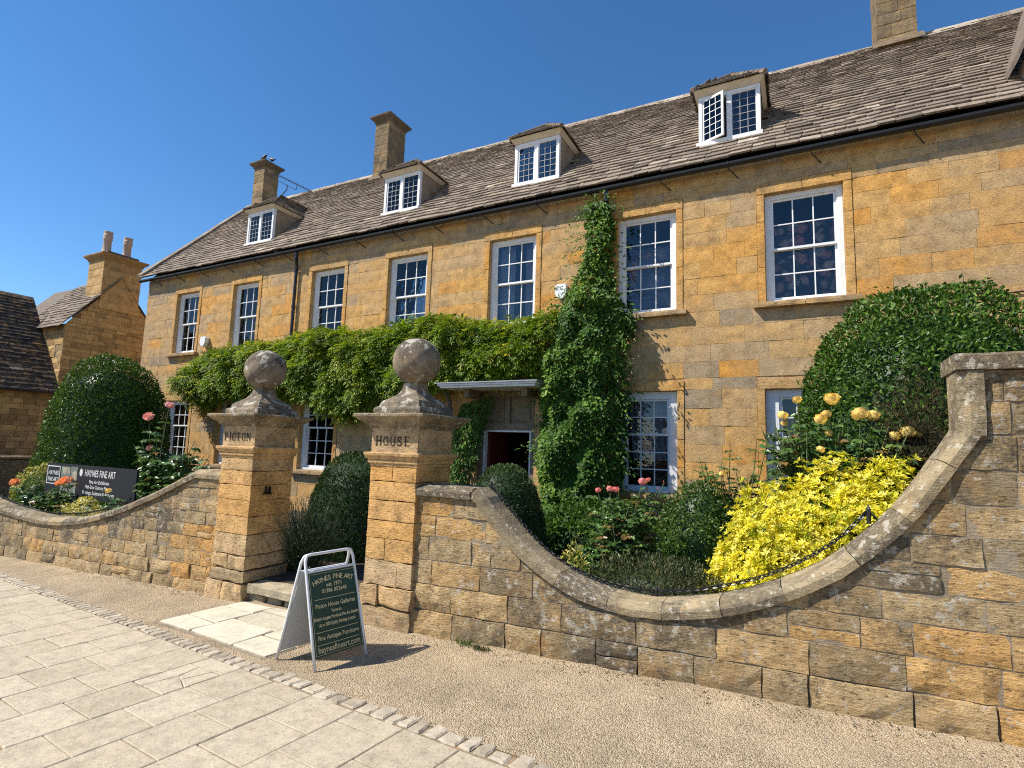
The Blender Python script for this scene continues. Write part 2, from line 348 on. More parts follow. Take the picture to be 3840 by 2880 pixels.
def slab_mesh(poly, top, thick=0.035, rough=0.0012, t=0.5, bev=0.006, l=0.0, name='paving_slab', m=None, sub=0):
    """poly: list of (x,y) ccw; top(x,y)->z ; small rounded arris"""
    n = len(poly); c = (sum(p[0] for p in poly)/n, sum(p[1] for p in poly)/n)
    ins = []
    for p in poly:
        d = math.hypot(c[0]-p[0], c[1]-p[1]); k = bev * 1.4 / max(d, 0.02)
        ins.append((p[0] + (c[0]-p[0])*k, p[1] + (c[1]-p[1])*k))
    mb = MB(); V = []
    dz = rnd.uniform(-1, 1) * rough
    for p in poly: V.append((p[0], p[1], top(*p) - thick))
    for p in poly: V.append((p[0], p[1], top(*p) - bev * 0.8 + dz))
    for p in ins: V.append((p[0], p[1], top(*p) + dz + rnd.uniform(-1, 1) * rough))
    F = []
    for k in range(n):
        k2 = (k + 1) % n
        F.append((k, k2, n + k2, n + k)); F.append((n + k, n + k2, 2*n + k2, 2*n + k))
    F.append(tuple(range(2*n, 3*n)))
    mb.add(V, F, t, l)
    return mb.mesh(name, m)
def top_g(x, y): return clampg(x) + 0.0
n_slab = 0
for k in range(-24, 14):
    ua = -4.036 + 0.42 * k; ub = ua + 0.42
    v = (1.399 if k % 2 == 0 else 1.602) - 0.404 * 5 - (0.0 if k % 4 else 0.03)
    while v < VS - 0.03:
        va, vb = v, min(v + 0.404, VS); v += 0.404
        if VS - vb < 0.09: vb = VS
        if vb - va < 0.05: continue
        xc, yc = uv((ua+ub)/2, (va+vb)/2)
        if yc < 1.45 - 0.35 * (xc + 3.64) - 0.9 or yc < 0.6: continue
        g = 0.003
        if k == -1 and abs(va - 2.006) < 0.05:     # cracked slab patched with fragments
            fr = [[(0, 0), (.30, 0), (.42, .55), (0, .40)], [(.30, 0), (1, 0), (1, .35), (.62, .50), (.42, .55)],
                  [(0, .40), (.42, .55), (.30, 1), (0, 1)], [(.42, .55), (.62, .50), (.75, 1), (.30, 1)], [(.62, .50), (1, .35), (1, 1), (.75, 1)]]
            for poly in fr:
                cxm = sum(p[0] for p in poly)/len(poly); cym = sum(p[1] for p in poly)/len(poly)
                P = []
                for (a, b) in poly:
                    a = a + (cxm - a) * 0.03; b = b + (cym - b) * 0.03
                    P.append(uv(ua + g + (ub-ua-2*g)*a, va + g + (vb-va-2*g)*b))
                fin(bpy.data.objects.new('paving_fragment', slab_mesh(P, top_g, t=rnd.uniform(0.8, 1.0), m=M_SLAB, name='paving_fragment')), pavement)
            continue
        j = lambda: rnd.uniform(-0.0025, 0.0025)
        P = [uv(ua+g+j(), va+g+j()), uv(ub-g+j(), va+g+j()), uv(ub-g+j(), vb-g+j()), uv(ua+g+j(), vb-g+j())]
        fin(bpy.data.objects.new('paving_slab', slab_mesh(P, top_g, t=min(1, max(0, rnd.gauss(0.5, 0.22))), m=M_SLAB)), pavement); n_slab += 1
# line of setts
u = -12.6
while u < 0.9:
    w = rnd.uniform(0.072, 0.105); vlen = rnd.uniform(0.105, 0.145); v0 = VS + 0.012 + rnd.uniform(0, 0.015)
    near = u > -4.2
    if near and rnd.random() < 0.5:
        w = rnd.uniform(0.09, 0.13); vlen = rnd.uniform(0.085, 0.12)
    jt = lambda: rnd.uniform(-0.009, 0.009)
    c = [(u, v0), (u+w*0.5, v0-0.004), (u+w, v0), (u+w+0.004, v0+vlen*0.5), (u+w, v0+vlen), (u+w*0.5, v0+vlen+0.004), (u, v0+vlen), (u-0.003, v0+vlen*0.5)]
    P = [uv(a+jt(), b+jt()) for a, b in c]
    fin(bpy.data.objects.new('sett', slab_mesh(P, lambda x, y: clampg(x) + 0.000, 0.05, 0.0025, rnd.random(), 0.010, m=M_SETT, name='sett')), pavement)
    u += w + rnd.uniform(0.014, 0.026)

# gravel strip: gently uneven sheet between setts and wall
gx = np.linspace(-14, 4, 181); gy = np.linspace(0, 1, 15)
V = []
for b in gy:
    for x in gx:
        y0 = 3.5 - 0.0914 * (x + 9.478) - 0.10 ; y0 += 0.16; y1 = 4.30
        y = y0 + (y1 - y0) * b
        V.append((x, y, clampg(x) - 0.006 + 0.010 * nz(x*1.6, y*1.6, 0) * min(1, b*4) + 0.025 * max(0, b - 0.75) * 4 * (0.6 + 0.5*nz(x*2.3, 3, 0))))
n_ = len(gx)
F = [(j*n_+i, j*n_+i+1, (j+1)*n_+i+1, (j+1)*n_+i) for j in range(len(gy)-1) for i in range(n_-1)]
mb = MB(); mb.add(V, F); mb.build('gravel_strip', M_GRAV, smooth=True, kind='structure')
# loose chippings lying on it
N = 12000
px = nrg.uniform(-8.5, 2.2, N); pb = nrg.uniform(0, 1, N) ** 0.9
y0 = 3.5 - 0.0914 * (px + 9.478) + 0.05
py = y0 + (4.2 - y0) * pb
inap = (px > -5.55) & (px < -3.82) & (py > 3.0); px, py = px[~inap], py[~inap]; N = len(px)
pz = 0.034 * (px + 3.13) + 0.000
r = nrg.uniform(0.002, 0.0055, N)
base = np.array([(1,0,0),(-0.3,0.9,0),(-0.6,-0.7,0),(0.1,0.1,0.9)])
an = nrg.uniform(0, 6.28, N)
V = np.zeros((N, 4, 3)); ca, sa = np.cos(an), np.sin(an)
for k in range(4):
    bx, by, bz = base[k] * nrg.uniform(0.7, 1.3, (1, 3))[0]
    V[:, k, 0] = px + (bx*ca - by*sa) * r; V[:, k, 1] = py + (bx*sa + by*ca) * r; V[:, k, 2] = pz + bz * r - (0.002 if bz == 0 else 0)
F = np.array([(0,1,3),(1,2,3),(2,0,3)])[None] + 4*np.arange(N)[:, None, None]
np_obj('gravel_chippings', V, F.reshape(-1, 3), np.repeat(nrg.random(N), 3), M_SETT, kind='stuff', label='loose pale gravel chippings strewn along the wall foot', cat='gravel')

# pale riven flags leading to the gate step
ap = bpy.data.objects.new('gate_path', None)
mb = MB(); mb.quad(*[(x, y, clampg(x) - 0.004) for x, y in ((-5.62, 3.29), (-3.80, 3.13), (-3.74, 4.14), (-5.58, 4.22))], t=0.4)
gpath = mb.build('gate_path', M_MORT, kind='structure')
flags = [[(-5.55,3.33),(-5.02,3.28),(-4.98,3.52),(-5.52,3.58)], [(-5.00,3.28),(-4.32,3.21),(-4.30,3.62),(-4.97,3.70)], [(-4.30,3.21),(-3.82,3.16),(-3.80,3.44),(-4.28,3.48)],
         [(-5.52,3.60),(-4.99,3.54),(-4.96,3.90),(-5.50,3.95)], [(-4.28,3.50),(-3.80,3.46),(-3.78,3.80),(-4.27,3.84)], [(-4.96,3.72),(-4.29,3.64),(-4.28,3.93),(-4.95,4.00)],
         [(-5.50,3.97),(-4.97,3.92),(-4.95,4.15),(-5.48,4.18)], [(-4.94,4.02),(-4.28,3.95),(-4.27,4.12),(-4.93,4.15)], [(-4.26,3.86),(-3.78,3.82),(-3.77,4.10),(-4.25,4.12)]]
for P in flags:
    c = (sum(p[0] for p in P)/4, sum(p[1] for p in P)/4)
    P = [(p[0] + (c[0]-p[0])*0.012 + rnd.uniform(-.008, .008), p[1] + (c[1]-p[1])*0.02 + rnd.uniform(-.006, .006)) for p in P]
    fin(bpy.data.objects.new('flagstone', slab_mesh(P, lambda x, y: clampg(x) + 0.012, 0.03, 0.004, rnd.random(), 0.008, m=M_FLAG, name='flagstone')), gpath)
# garden ground behind the wall
mb = MB()
V = []; xs = np.linspace(-34, 9, 44); ys = [4.42, 5.0, 6.0, 8.0, 10.3, 30]
for y in ys:
    for x in xs: V.append((x, y, gardz(max(-16, min(4, x))) + (0.04 * nz(x, y, 2) if y < 9 else 0) + (0.0 if not (-5.4 < x < -3.9) else -0.03)))
F = [(j*44+i, j*44+i+1, (j+1)*44+i+1, (j+1)*44+i) for j in range(len(ys)-1) for i in range(43)]
mb.add(V, F); mb.build('garden_ground', M_SOIL, smooth=True, kind='structure')

# ------------------------------------------------------------------ stone builders
def col_stone(mb, u0, u1, zl, zh, dep, mp, gap=0.005, nu=3, nv=2, rough=0.005, pil=0.008, t=0.5, l=0.0, proud=0.0, sd=0.0, lipmin=0.012):
    """one stone of a wall face; zl/zh functions of u; mp(u, out, z) maps to world"""
    fu = np.linspace(u0 + gap, u1 - gap, 25); good = [u for u in fu if zh(u) - zl(u) > 2*gap + 0.004]
    if len(good) < 2: return False
    if len(good) < 25: u0, u1 = good[0] - gap, good[-1] + gap
    us = np.linspace(u0 + gap, u1 - gap, nu + 1); V = []
    ok = False
    rows = []
    for i, u in enumerate(us):
        lo = zl(u) + gap; hi = zh(u) - gap
        if hi - lo > lipmin: ok = True
        hi = max(hi, lo + 0.003); rows.append((lo, hi))
    if not ok: return False
    for i, u in enumerate(us):
        lo, hi = rows[i]
        for j in range(nv + 1):
            z = lo + (hi - lo) * j / nv
            e = (i in (0, nu)) + (j in (0, nv))
            w = proud + (0 if e else pil) - (0.003 if e == 2 else 0) + rough * (noise.noise(Vector((u * 9 + sd, z * 9, sd * 3.1))) * 1.4)
            if e: w -= pil * 0.35
            uu = u + (rough * 0.8 * nz(z * 13 + sd, i * 3.3, sd) if e else 0)
            zz = z + (rough * 0.8 * nz(u * 13 + sd, j * 5.1, sd + 7) if e else 0)
            V.append(mp(uu, w, zz))
    nf = len(V); st = nv + 1
    F = [(i*st+j, (i+1)*st+j, (i+1)*st+j+1, i*st+j+1) for i in range(nu) for j in range(nv)]
    ring = [i*st for i in range(nu+1)] + [nu*st+j for j in range(1, nv+1)] + [i*st+nv for i in range(nu-1, -1, -1)] + [j for j in range(nv-1, 0, -1)]
    bi = []
    for q in ring:
        i, j = divmod(q, st); lo, hi = rows[i]
        bi.append(len(V)); V.append(mp(us[i], -dep, lo + (hi-lo)*j/nv))
    for a in range(len(ring)):
        b = (a + 1) % len(ring); F.append((ring[b], ring[a], bi[a], bi[b]))
    mb.add(V, F, t, l); return True

def rough_box(x0, x1, y0, y1, z0, z1, n=3, rough=0.005, rad=0.008, t=0.5, l=0.0, sd=0.0, mb=None):
    d = {}; V = []; F = []
    def vid(i, j, k):
        key = (i, j, k)
        if key not in d:
            p = [x0 + (x1-x0)*i/n, y0 + (y1-y0)*j/n, z0 + (z1-z0)*k/n]
            ex = [(-1 if q == 0 else 1 if q == n else 0) for q in key]; ne = sum(abs(e) for e in ex)
            for a in range(3):
                if ex[a]:
                    nn = nz(p[0]*8 + sd, p[1]*8 + a*9.7, p[2]*8 + sd*2)
                    p[a] += ex[a] * (rough * nn * 1.5 - (rad if ne > 1 else 0) * (0.6 + 0.6*abs(nn)))
            d[key] = len(V); V.append(tuple(p))
        return d[key]
    for a in range(3):
        for side in (0, n):
            for i in range(n):
                for j in range(n):
                    q = []
                    for (ii, jj) in ((i, j), (i+1, j), (i+1, j+1), (i, j+1)):
                        k = [0, 0, 0]; k[a] = side; k[(a+1) % 3] = ii; k[(a+2) % 3] = jj; q.append(vid(*k))
                    F.append(tuple(q) if side == n else tuple(reversed(q)))
    m = mb or MB(); m.add(V, F, t, l); return m

def square_rings(cx, cy, prof, k=4, jit=0.003, sd=0.0):
    """prof list of (half_width, z)"""
    R = []
    for (h, z) in prof:
        ring = []
        for s in range(4):
            for q in range(k):
                f = -1 + 2*q/k
                p = [(f*h, -h), (h, f*h), (-f*h, h), (-h, -f*h)][s]
                ring.append((cx + p[0] + jit*nz(p[0]*14+sd, p[1]*14, z*14), cy + p[1] + jit*nz(p[1]*14, p[0]*14+sd, z*14+5), z + 0.7*jit*nz(p[0]*9, p[1]*9+sd, z*20)))
        R.append(ring)
    return R

def catmull(pts, n=8):
    out = []; P = [np.array(p, float) for p in pts]; P = [2*P[0]-P[1]] + P + [2*P[-1]-P[-2]]
    for i in range(1, len(P) - 2):
        for k in range(n):
            t = k / n; a, b, c, d = P[i-1], P[i], P[i+1], P[i+2]
            out.append(0.5*((2*b) + (c-a)*t + (2*a-5*b+4*c-d)*t*t + (3*b-a-3*c+d)*t**3))
    out.append(P[-2]); return np.array(out)

# ------------------------------------------------------------------ garden walls with swept coping
YF = 4.215                                            # street face of the wall
def garden_wall(name, label, curve, x0, x1, courses, xref, tintf, lichf, extra_top=None, ztop_max=None, sd0=0.0, wmin=0.26, wmax=0.54):
    th = thing(name, label, 'garden wall', ((x0 + x1)/2, YF + 0.15, gz((x0+x1)/2)))
    cx_ = curve[:, 0]; czz = curve[:, 1]
    def top(x):
        return float(np.interp(x, cx_, czz)) if ztop_max is None or x < cx_[-1] else ztop_max
    # mortar core
    mb = MB(); X = np.linspace(x0, x1, int((x1-x0)*14)); fr = []; bk = []
    V = []
    for x in X:
        t = top(x) - 0.003; g = gz(x) - 0.15
        V += [(x, YF + 0.007, g), (x, YF + 0.007, t), (x, YF + 0.27, t), (x, YF + 0.27, g)]
    F = []
    for i in range(len(X) - 1):
        a, b = 4*i, 4*(i+1); F += [(a, b, b+1, a+1), (a+1, b+1, b+2, a+2), (a+2, b+2, b+3, a+3)]
    F += [(0, 1, 2, 3), tuple(4*(len(X)-1) + q for q in (3, 2, 1, 0))]
    mb.add(V, F, 0.4); core = mb.build('mortar_core', M_MORT, th)
    # stones
    zmax = max(czz.max(), ztop_max or 0)
    for ci in range(len(courses) - 1):
        za, zb = courses[ci], courses[ci+1]
        ta = 0.034 * max(0, 1 - (za - courses[0])/1.35); tb = 0.034 * max(0, 1 - (zb - courses[0])/1.35)
        x = x0 - rnd.uniform(0, 0.2)
        while x < x1:
            w = rnd.uniform(wmin, wmax) * (1.15 if ci < 2 else 1.0)
            if rnd.random() < 0.12: w *= 0.55
            xa, xb = max(x, x0), min(x + w, x1); x += w
            if xb - xa < 0.05: continue
            zl = lambda u: za + ta*(u - xref); zh = lambda u: min(zb + tb*(u - xref), top(u) - 0.002)
            xm = (xa + xb)/2; zm = (zl(xm) + zh(xm))/2
            if zl(xm) > top(xm) - 0.015 and zl(xa) > top(xa) - 0.015 and zl(xb) > top(xb) - 0.015: continue
            # odd stones are split into two thin ones
            parts = [(zl, zh)]
            if rnd.random() < 0.07 and zh(xm) - zl(xm) > 0.15:
                md = lambda u, f=rnd.uniform(0.4, 0.6): zl(u) + (zb - za)*f
                parts = [(zl, lambda u: min(md(u), zh(u))), (md, zh)]
            for (l_, h_) in parts:
                mb = MB(); sd = rnd.uniform(0, 50)
                if col_stone(mb, xa, xb, l_, h_, 0.05, lambda u, w_, z: (u, YF - w_, z), gap=rnd.uniform(0.003, 0.0065), nu=5 if xb-xa > 0.2 else 3, nv=3,
                             rough=0.008 if ci > 1 else 0.014, pil=rnd.uniform(0.001, 0.004) + (0.006 if ci < 2 else 0), t=min(1, max(0, tintf(xm, zm) + 0.04 + rnd.gauss(0, 0.20))), l=lichf(xm, zm) + rnd.uniform(-0.15, 0.15), proud=rnd.uniform(-0.005, 0.006) + (0.022 if ci == 0 else 0.008 if ci == 1 else 0), sd=sd + sd0):
                    mb.build('stone', M_WALL, core)
    return th

def sweep_coping(th, path, cut=0.42, t0=0.01, prof=None):
    """path (n,2) of x,z along the underside; profile goes up along the path normal"""
    prof = prof or [(YF-0.032, 0.0), (YF-0.037, 0.050), (YF-0.026, 0.066), (YF+0.035, 0.100), (YF+0.27, 0.104), (YF+0.32, 0.07), (YF+0.32, 0.0)]
    d = np.gradient(path, axis=0); ln = np.hypot(d[:, 0], d[:, 1]); nrm = np.stack([-d[:, 1]/ln, d[:, 0]/ln], 1)
    s = np.concatenate([[0], np.cumsum(np.hypot(*np.diff(path, axis=0).T))])
    tot = s[-1]; a = 0.0
    while a < tot - 0.05:
        b = min(tot, a + rnd.uniform(cut*0.85, cut*1.2))
        if tot - b < 0.15: b = tot
        k = max(2, int((b - a)/0.07)); rg = []; sd = rnd.uniform(0, 99)
        for q in range(k + 1):
            ss = a + 0.0022 + (b - a - 0.0044)*q/k
            px, pz = np.interp(ss, s, path[:, 0]), np.interp(ss, s, path[:, 1])
            n0, n1 = np.interp(ss, s, nrm[:, 0]), np.interp(ss, s, nrm[:, 1]); L = math.hypot(n0, n1); n0 /= L; n1 /= L
            rg.append([(px + n0*h + 0.006*nz(px*11, y*11+sd, h*30), y + 0.006*nz(y*17+sd, px*15, pz*15), pz + n1*(h + 0.006*nz(px*12+sd, y*9, pz*12))) for (y, h) in prof])
        mb = MB(); mb.rings(rg, t=rnd.random()*.85, l=rnd.uniform(0.2, 1.0), captop=True, capbot=True)
        mb.build('coping_stone', M_COPE, th)
        a = b

def bump2(x, z, x0, z0, sx, sz): return math.exp(-((x-x0)/sx)**2 - ((z-z0)/sz)**2)
RC_PTS = [(-2.555, 1.228), (-2.47, 1.115), (-2.35, 1.005), (-2.20, 0.868), (-2.03, 0.748), (-1.83, 0.638), (-1.66, 0.566), (-1.46, 0.512), (-1.26, 0.486), (-1.05, 0.482), (-0.826, 0.508), (-0.54, 0.574), (-0.28, 0.665), (-0.04, 0.78), (0.19, 0.922), (0.40, 1.10), (0.57, 1.278), (0.70, 1.45), (0.82, 1.635), (0.90, 1.76), (0.965, 1.87)]
rcv = catmull(RC_PTS, 6)
rcurve = np.vstack([[(-3.22, 1.232)], rcv, [(0.992, 1.89)]])
wall_r = garden_wall('garden_wall', 'stone garden wall with deep swept coping, rising to the tall right-hand pier', rcurve, -3.22, 2.6,
    [-0.02, 0.215, 0.44, 0.655, 0.86, 1.055, 1.25, 1.45, 1.66, 1.87, 2.07, 2.27], -3.13,
    lambda x, z: 0.33 + 0.42*bump2(x, z, 0.9, 0.5, 0.8, 0.5) + 0.35*bump2(x, z, -2.8, 0.6, 0.5, 0.6) - 0.14*bump2(x, z, -1.2, 0.35, 1.0, 0.4) + 0.1*bump2(x, z, 0.7, 1.5, .5, .4),
    lambda x, z: 0.15 + 0.85*bump2(x, z, -1.35, 0.45, 0.85, 0.35) + 0.7*bump2(x, z, 0.4, 1.0, 0.4, 0.35) + 0.55*bump2(x, z, 1.2, 2.0, 0.5, 0.6) + 0.4*bump2(x, z, -2.6, 1.1, .5, .2),
    ztop_max=2.262)
flat = np.array([(-3.21, 1.232), (-3.0, 1.232), (-2.8, 1.232), (-2.60, 1.231)]); sweep_coping(wall_r, flat, 0.62)
path = np.vstack([[(-2.60, 1.245)], rcv]); sweep_coping(wall_r, path, 0.46)
up = np.array([(0.985, 1.86), (0.992, 1.95), (0.992, 2.1), (0.992, 2.262)])
sweep_coping(wall_r, up, 0.5, prof=[(YF-0.030, 0.0), (YF-0.034, 0.075), (YF+0.02, 0.125), (YF+0.27, 0.125), (YF+0.325, 0.07), (YF+0.325, 0.0)])
cap = np.array([(0.855, 2.262), (1.2, 2.262), (1.8, 2.262), (2.6, 2.262)])
sweep_coping(wall_r, cap, 0.75, prof=[(YF-0.045, 0.0), (YF-0.048, 0.085), (YF-0.035, 0.10), (YF+0.34, 0.10), (YF+0.36, 0.085), (YF+0.36, 0.0)])

LC_PTS = [(-13.6, 0.72), (-12.9, 0.52), (-12.2, 0.42), (-11.45, 0.36), (-10.8, 0.33), (-10.27, 0.322), (-9.78, 0.345), (-9.35, 0.39), (-8.94, 0.458), (-8.44, 0.575), (-8.0, 0.70), (-7.65, 0.815), (-7.31, 0.93), (-7.02, 1.045), (-6.77, 1.14), (-6.58, 1.205)]
lcv = catmull(LC_PTS, 5)
lcurve = np.vstack([lcv, [(-6.02, 1.212)]])
wall_l = garden_wall('garden_wall', 'lower stone garden wall curving down from the left gate pillar', lcurve, -13.6, -6.03,
    [-0.16, 0.03, 0.20, 0.36, 0.52, 0.67, 0.82, 0.97, 1.10, 1.23], -6.0,
    lambda x, z: 0.36 + 0.5*bump2(x, z, -6.4, 0.35, 0.75, 0.45) - 0.10*bump2(x, z, -7.6, 0.8, 0.8, 0.3),
    lambda x, z: 0.15 + 0.95*bump2(x, z, -7.4, 0.85, 0.9, 0.30) + 0.3*bump2(x, z, -9.2, 0.2, 1.2, 0.3), sd0=31, wmin=0.24, wmax=0.42)
sweep_coping(wall_l, np.array([(-6.60, 1.212), (-6.4, 1.212), (-6.2, 1.212), (-6.03, 1.212)]), 0.6)
sweep_coping(wall_l, lcv, 0.38)

# ------------------------------------------------------------------ gate pillars
GL = {'P': [([(.22,.0),(.22,1)], .15), ([(.22,.97),(.55,.95),(.70,.76),(.55,.52),(.24,.47)], .09), ([(.08,.02),(.40,.02)], .05), ([(.08,.98),(.30,.98)], .05)],
 'I': [([(.25,0),(.25,1)], .15), ([(.08,.02),(.42,.02)], .05), ([(.08,.98),(.42,.98)], .05)],
 'C': [([(.72,.78),(.60,.93),(.42,.98),(.22,.86),(.12,.5),(.22,.14),(.42,.02),(.60,.07),(.74,.22)], .12), ([(.73,.70),(.73,.96)], .05)],
 'T': [([(.40,0),(.40,1)], .15), ([(.04,.96),(.76,.96)], .08), ([(.05,.80),(.05,.97)], .05), ([(.75,.80),(.75,.97)], .05), ([(.24,.02),(.56,.02)], .05)],
 'O': [([(.45,.98),(.22,.86),(.12,.5),(.22,.14),(.45,.02),(.68,.14),(.78,.5),(.68,.86),(.45,.98)], .11)],
 'N': [([(.15,0),(.15,1)], .07), ([(.12,.98),(.75,.02)], .14), ([(.75,0),(.75,1)], .07), ([(.02,.98),(.20,.98)], .05), ([(.02,.02),(.28,.02)], .05), ([(.62,.98),(.88,.98)], .05)],
 'H': [([(.18,0),(.18,1)], .15), ([(.72,0),(.72,1)], .15), ([(.18,.52),(.72,.52)], .07), ([(.04,.02),(.34,.02)], .05), ([(.04,.98),(.34,.98)], .05), ([(.58,.02),(.88,.02)], .05), ([(.58,.98),(.88,.98)], .05)],
 'U': [([(.18,1),(.18,.3),(.28,.07),(.46,.02),(.64,.09),(.72,.3),(.72,1)], .11), ([(.04,.98),(.34,.98)], .05), ([(.58,.98),(.86,.98)], .05)],
 'S': [([(.62,.82),(.50,.96),(.30,.96),(.17,.80),(.26,.60),(.50,.46),(.64,.28),(.56,.08),(.34,.02),(.16,.14)], .11), ([(.64,.72),(.64,.96)], .05), ([(.14,.04),(.14,.28)], .05)],
 'E': [([(.20,0),(.20,1)], .15), ([(.06,.97),(.68,.97)], .07), ([(.06,.03),(.70,.03)], .07), ([(.20,.52),(.55,.52)], .07), ([(.67,.82),(.67,.98)], .05), ([(.69,.02),(.69,.20)], .05)]}
def strokes(mb, word, x0, z0, h, y, sp=1.02):
    x = x0
    for ch in word:
        hh = h * rnd.uniform(0.95, 1.03)
        for pl, w in GL[ch]:
            for (a, b) in zip(pl[:-1], pl[1:]):
                a = (x + a[0]*hh*1.02, z0 + a[1]*hh); b = (x + b[0]*hh*1.02, z0 + b[1]*hh)
                dx, dz = b[0]-a[0], b[1]-a[1]; L = math.hypot(dx, dz); nx, nzz = -dz/L*w*hh/2, dx/L*w*hh/2
                ex, ez = dx/L*w*hh*0.2, dz/L*w*hh*0.2
                mb.quad((a[0]-nx-ex, y, a[1]-nzz-ez), (b[0]-nx+ex, y, b[1]-nzz+ez), (b[0]+nx+ex, y, b[1]+nzz+ez), (a[0]+nx-ex, y, a[1]+nzz-ez))
        x += hh * (0.55 if ch == 'I' else sp)
    return x
CYP = 4.455
def gate_pillar(cx, word, label, zbase, courses, plinths):
    th = thing('gate_pillar', label, 'gate pillar', (cx, CYP, zbase), 'pair of ball-topped gate pillars')
    for (h, a, b, nsp) in plinths:
        if nsp: rough_box(cx-h, cx-h+2*h*nsp-0.003, CYP-h, CYP+h, a, b-0.004, 5, 0.012, 0.010, rnd.uniform(.3, .5), 0.3, rnd.uniform(0, 50)).build('plinth_stone', M_PIL, th, smooth=False); rough_box(cx-h+2*h*nsp+0.003, cx+h, CYP-h, CYP+h, a, b-0.004, 5, 0.012, 0.010, rnd.uniform(.3, .6), 0.3, rnd.uniform(0, 50)).build('plinth_stone', M_PIL, th)
        else: rough_box(cx-h, cx+h, CYP-h, CYP+h, a, b-0.004, 5, 0.012, 0.012, rnd.uniform(.2, .45), 0.5, rnd.uniform(0, 50)).build('plinth_stone', M_PIL, th)
    h = 0.283
    for (a, b, spl, t) in courses:
        if spl: 
            rough_box(cx-h, cx-h+2*h*spl-0.0025, CYP-h, CYP+h, a+0.0012, b-0.0012, 6, 0.006, 0.003, t+rnd.uniform(-.1, .1), 0.05, rnd.uniform(0, 50)).build('shaft_stone', M_PIL, th)
            rough_box(cx-h+2*h*spl+0.0025, cx+h, CYP-h, CYP+h, a+0.0012, b-0.0012, 6, 0.006, 0.003, t+rnd.uniform(-.1, .1), 0.05, rnd.uniform(0, 50)).build('shaft_stone', M_PIL, th)
        else: rough_box(cx-h, cx+h, CYP-h, CYP+h, a+0.0012, b-0.0012, 6, 0.006, 0.003, t, 0.05, rnd.uniform(0, 50)).build('shaft_stone', M_PIL, th)
    sd = rnd.uniform(0, 90)
    mb = MB(); mb.rings(square_rings(cx, CYP, [(.275, 1.478), (.288, 1.488), (.288, 1.512), (.302, 1.516), (.304, 1.535), (.300, 1.545), (.318, 1.562), (.334, 1.588), (.338, 1.608), (.333, 1.616), (.285, 1.620)], 5, 0.004, sd), t=.62, l=.15)
    mb.build('lower_moulding', M_PIL, th)
    mb = MB(); mb.rings(square_rings(cx, CYP, [(.284, 1.618), (.284, 1.70), (.284, 1.78), (.284, 1.855)], 5, 0.004, sd+3), t=.36, l=.25, capbot=True)
    band = mb.build('name_block', M_PIL, th)
    mb = MB(); w = 0.088
    L = strokes(MB(), word, 0, 0, w, 0)
    strokes(mb, word, cx - L/2 - 0.01, 1.685, w, CYP - 0.284 - 0.0045)
    mb.build('lettering', M_LETTER, band, label='black carved capitals on the name block')
    mb = MB(); mb.rings(square_rings(cx, CYP, [(.275, 1.845), (.298, 1.856), (.302, 1.872), (.330, 1.886), (.338, 1.905), (.372, 1.925), (.398, 1.948), (.420, 1.966), (.424, 1.985), (.416, 1.994), (.27, 2.002)], 6, 0.007, sd+9), t=.30, l=.55)
    mb.build('cornice', M_BALL if False else M_COPE, th)
    mb = MB(); mb.rings(square_rings(cx, CYP, [(.285, 1.998), (.287, 2.045), (.272, 2.066), (.248, 2.075), (.240, 2.110), (.222, 2.135), (.180, 2.160), (.140, 2.190), (.112, 2.225), (.094, 2.262), (.085, 2.300), (.08, 2.33)], 6, 0.010, sd+21), t=.75, l=.75)
    mb.build('finial_base', M_BALL, th)
    mb = MB(); rg = []
    for i in range(1, 24):
        th_ = math.pi * i / 24; rr = 0.245; rg.append([(cx + rr*math.sin(th_)*math.cos(2*math.pi*k/32)*(1+0.006*nz(k*.4, i*.4, sd)), CYP + rr*math.sin(th_)*math.sin(2*math.pi*k/32)*(1+0.006*nz(k*.4, i*.4, sd)), 2.553 - rr*math.cos(th_)) for k in range(32)])
    mb.rings(rg, t=.45, l=.3, captop=True, capbot=True)
    for fi, f in enumerate(mb.f):                      # lichen thickens on the weather side of the crown
        zf = sum(mb.v[i][2] for i in f)/len(f) - 2.553; mb.l[fi] = 0.3 + max(0, zf/0.245)*1.1
    mb.build('stone_ball', M_BALL, th, smooth=True)
    return th
gate_pillar(-3.48, 'HOUSE', 'right gate pillar carved HOUSE with weathered stone ball on top', 0,
    [(0.37, 0.60, 0.70, .35), (0.60, 0.80, 0.42, .85), (0.80, 0.97, 0, .9), (0.97, 1.16, 0, .8), (1.16, 1.34, 0, .85), (1.34, 1.482, 0.5, .9)],
    [(0.298, -0.06, 0.185, 0), (0.312, 0.185, 0.37, 0.36)])
gate_pillar(-5.795, 'PICTON', 'left gate pillar carved PICTON with weathered stone ball on top', -0.1,
    [(0.40, 0.63, 0, .45), (0.63, 0.83, 0, .75), (0.83, 1.01, 0, .9), (1.01, 1.18, 0, .85), (1.18, 1.34, 0, .8), (1.34, 1.482, 0, .55)],
    [(0.325, -0.22, 0.10, 0.45), (0.305, 0.10, 0.24, 0), (0.292, 0.24, 0.40, 0.5)])
lt = thing('iron_latch_keep', 'small black iron latch keep fixed to the left gate pillar', 'latch', (-5.51, 4.42, 1.1))
mb = MB(); mb.box(-5.512, -5.490, 4.36, 4.375, 1.09, 1.17); mb.box(-5.512, -5.470, 4.34, 4.43, 1.075, 1.092); mb.box(-5.512, -5.485, 4.405, 4.425, 1.09, 1.16); mb.build('keep', M_BLACK, lt)
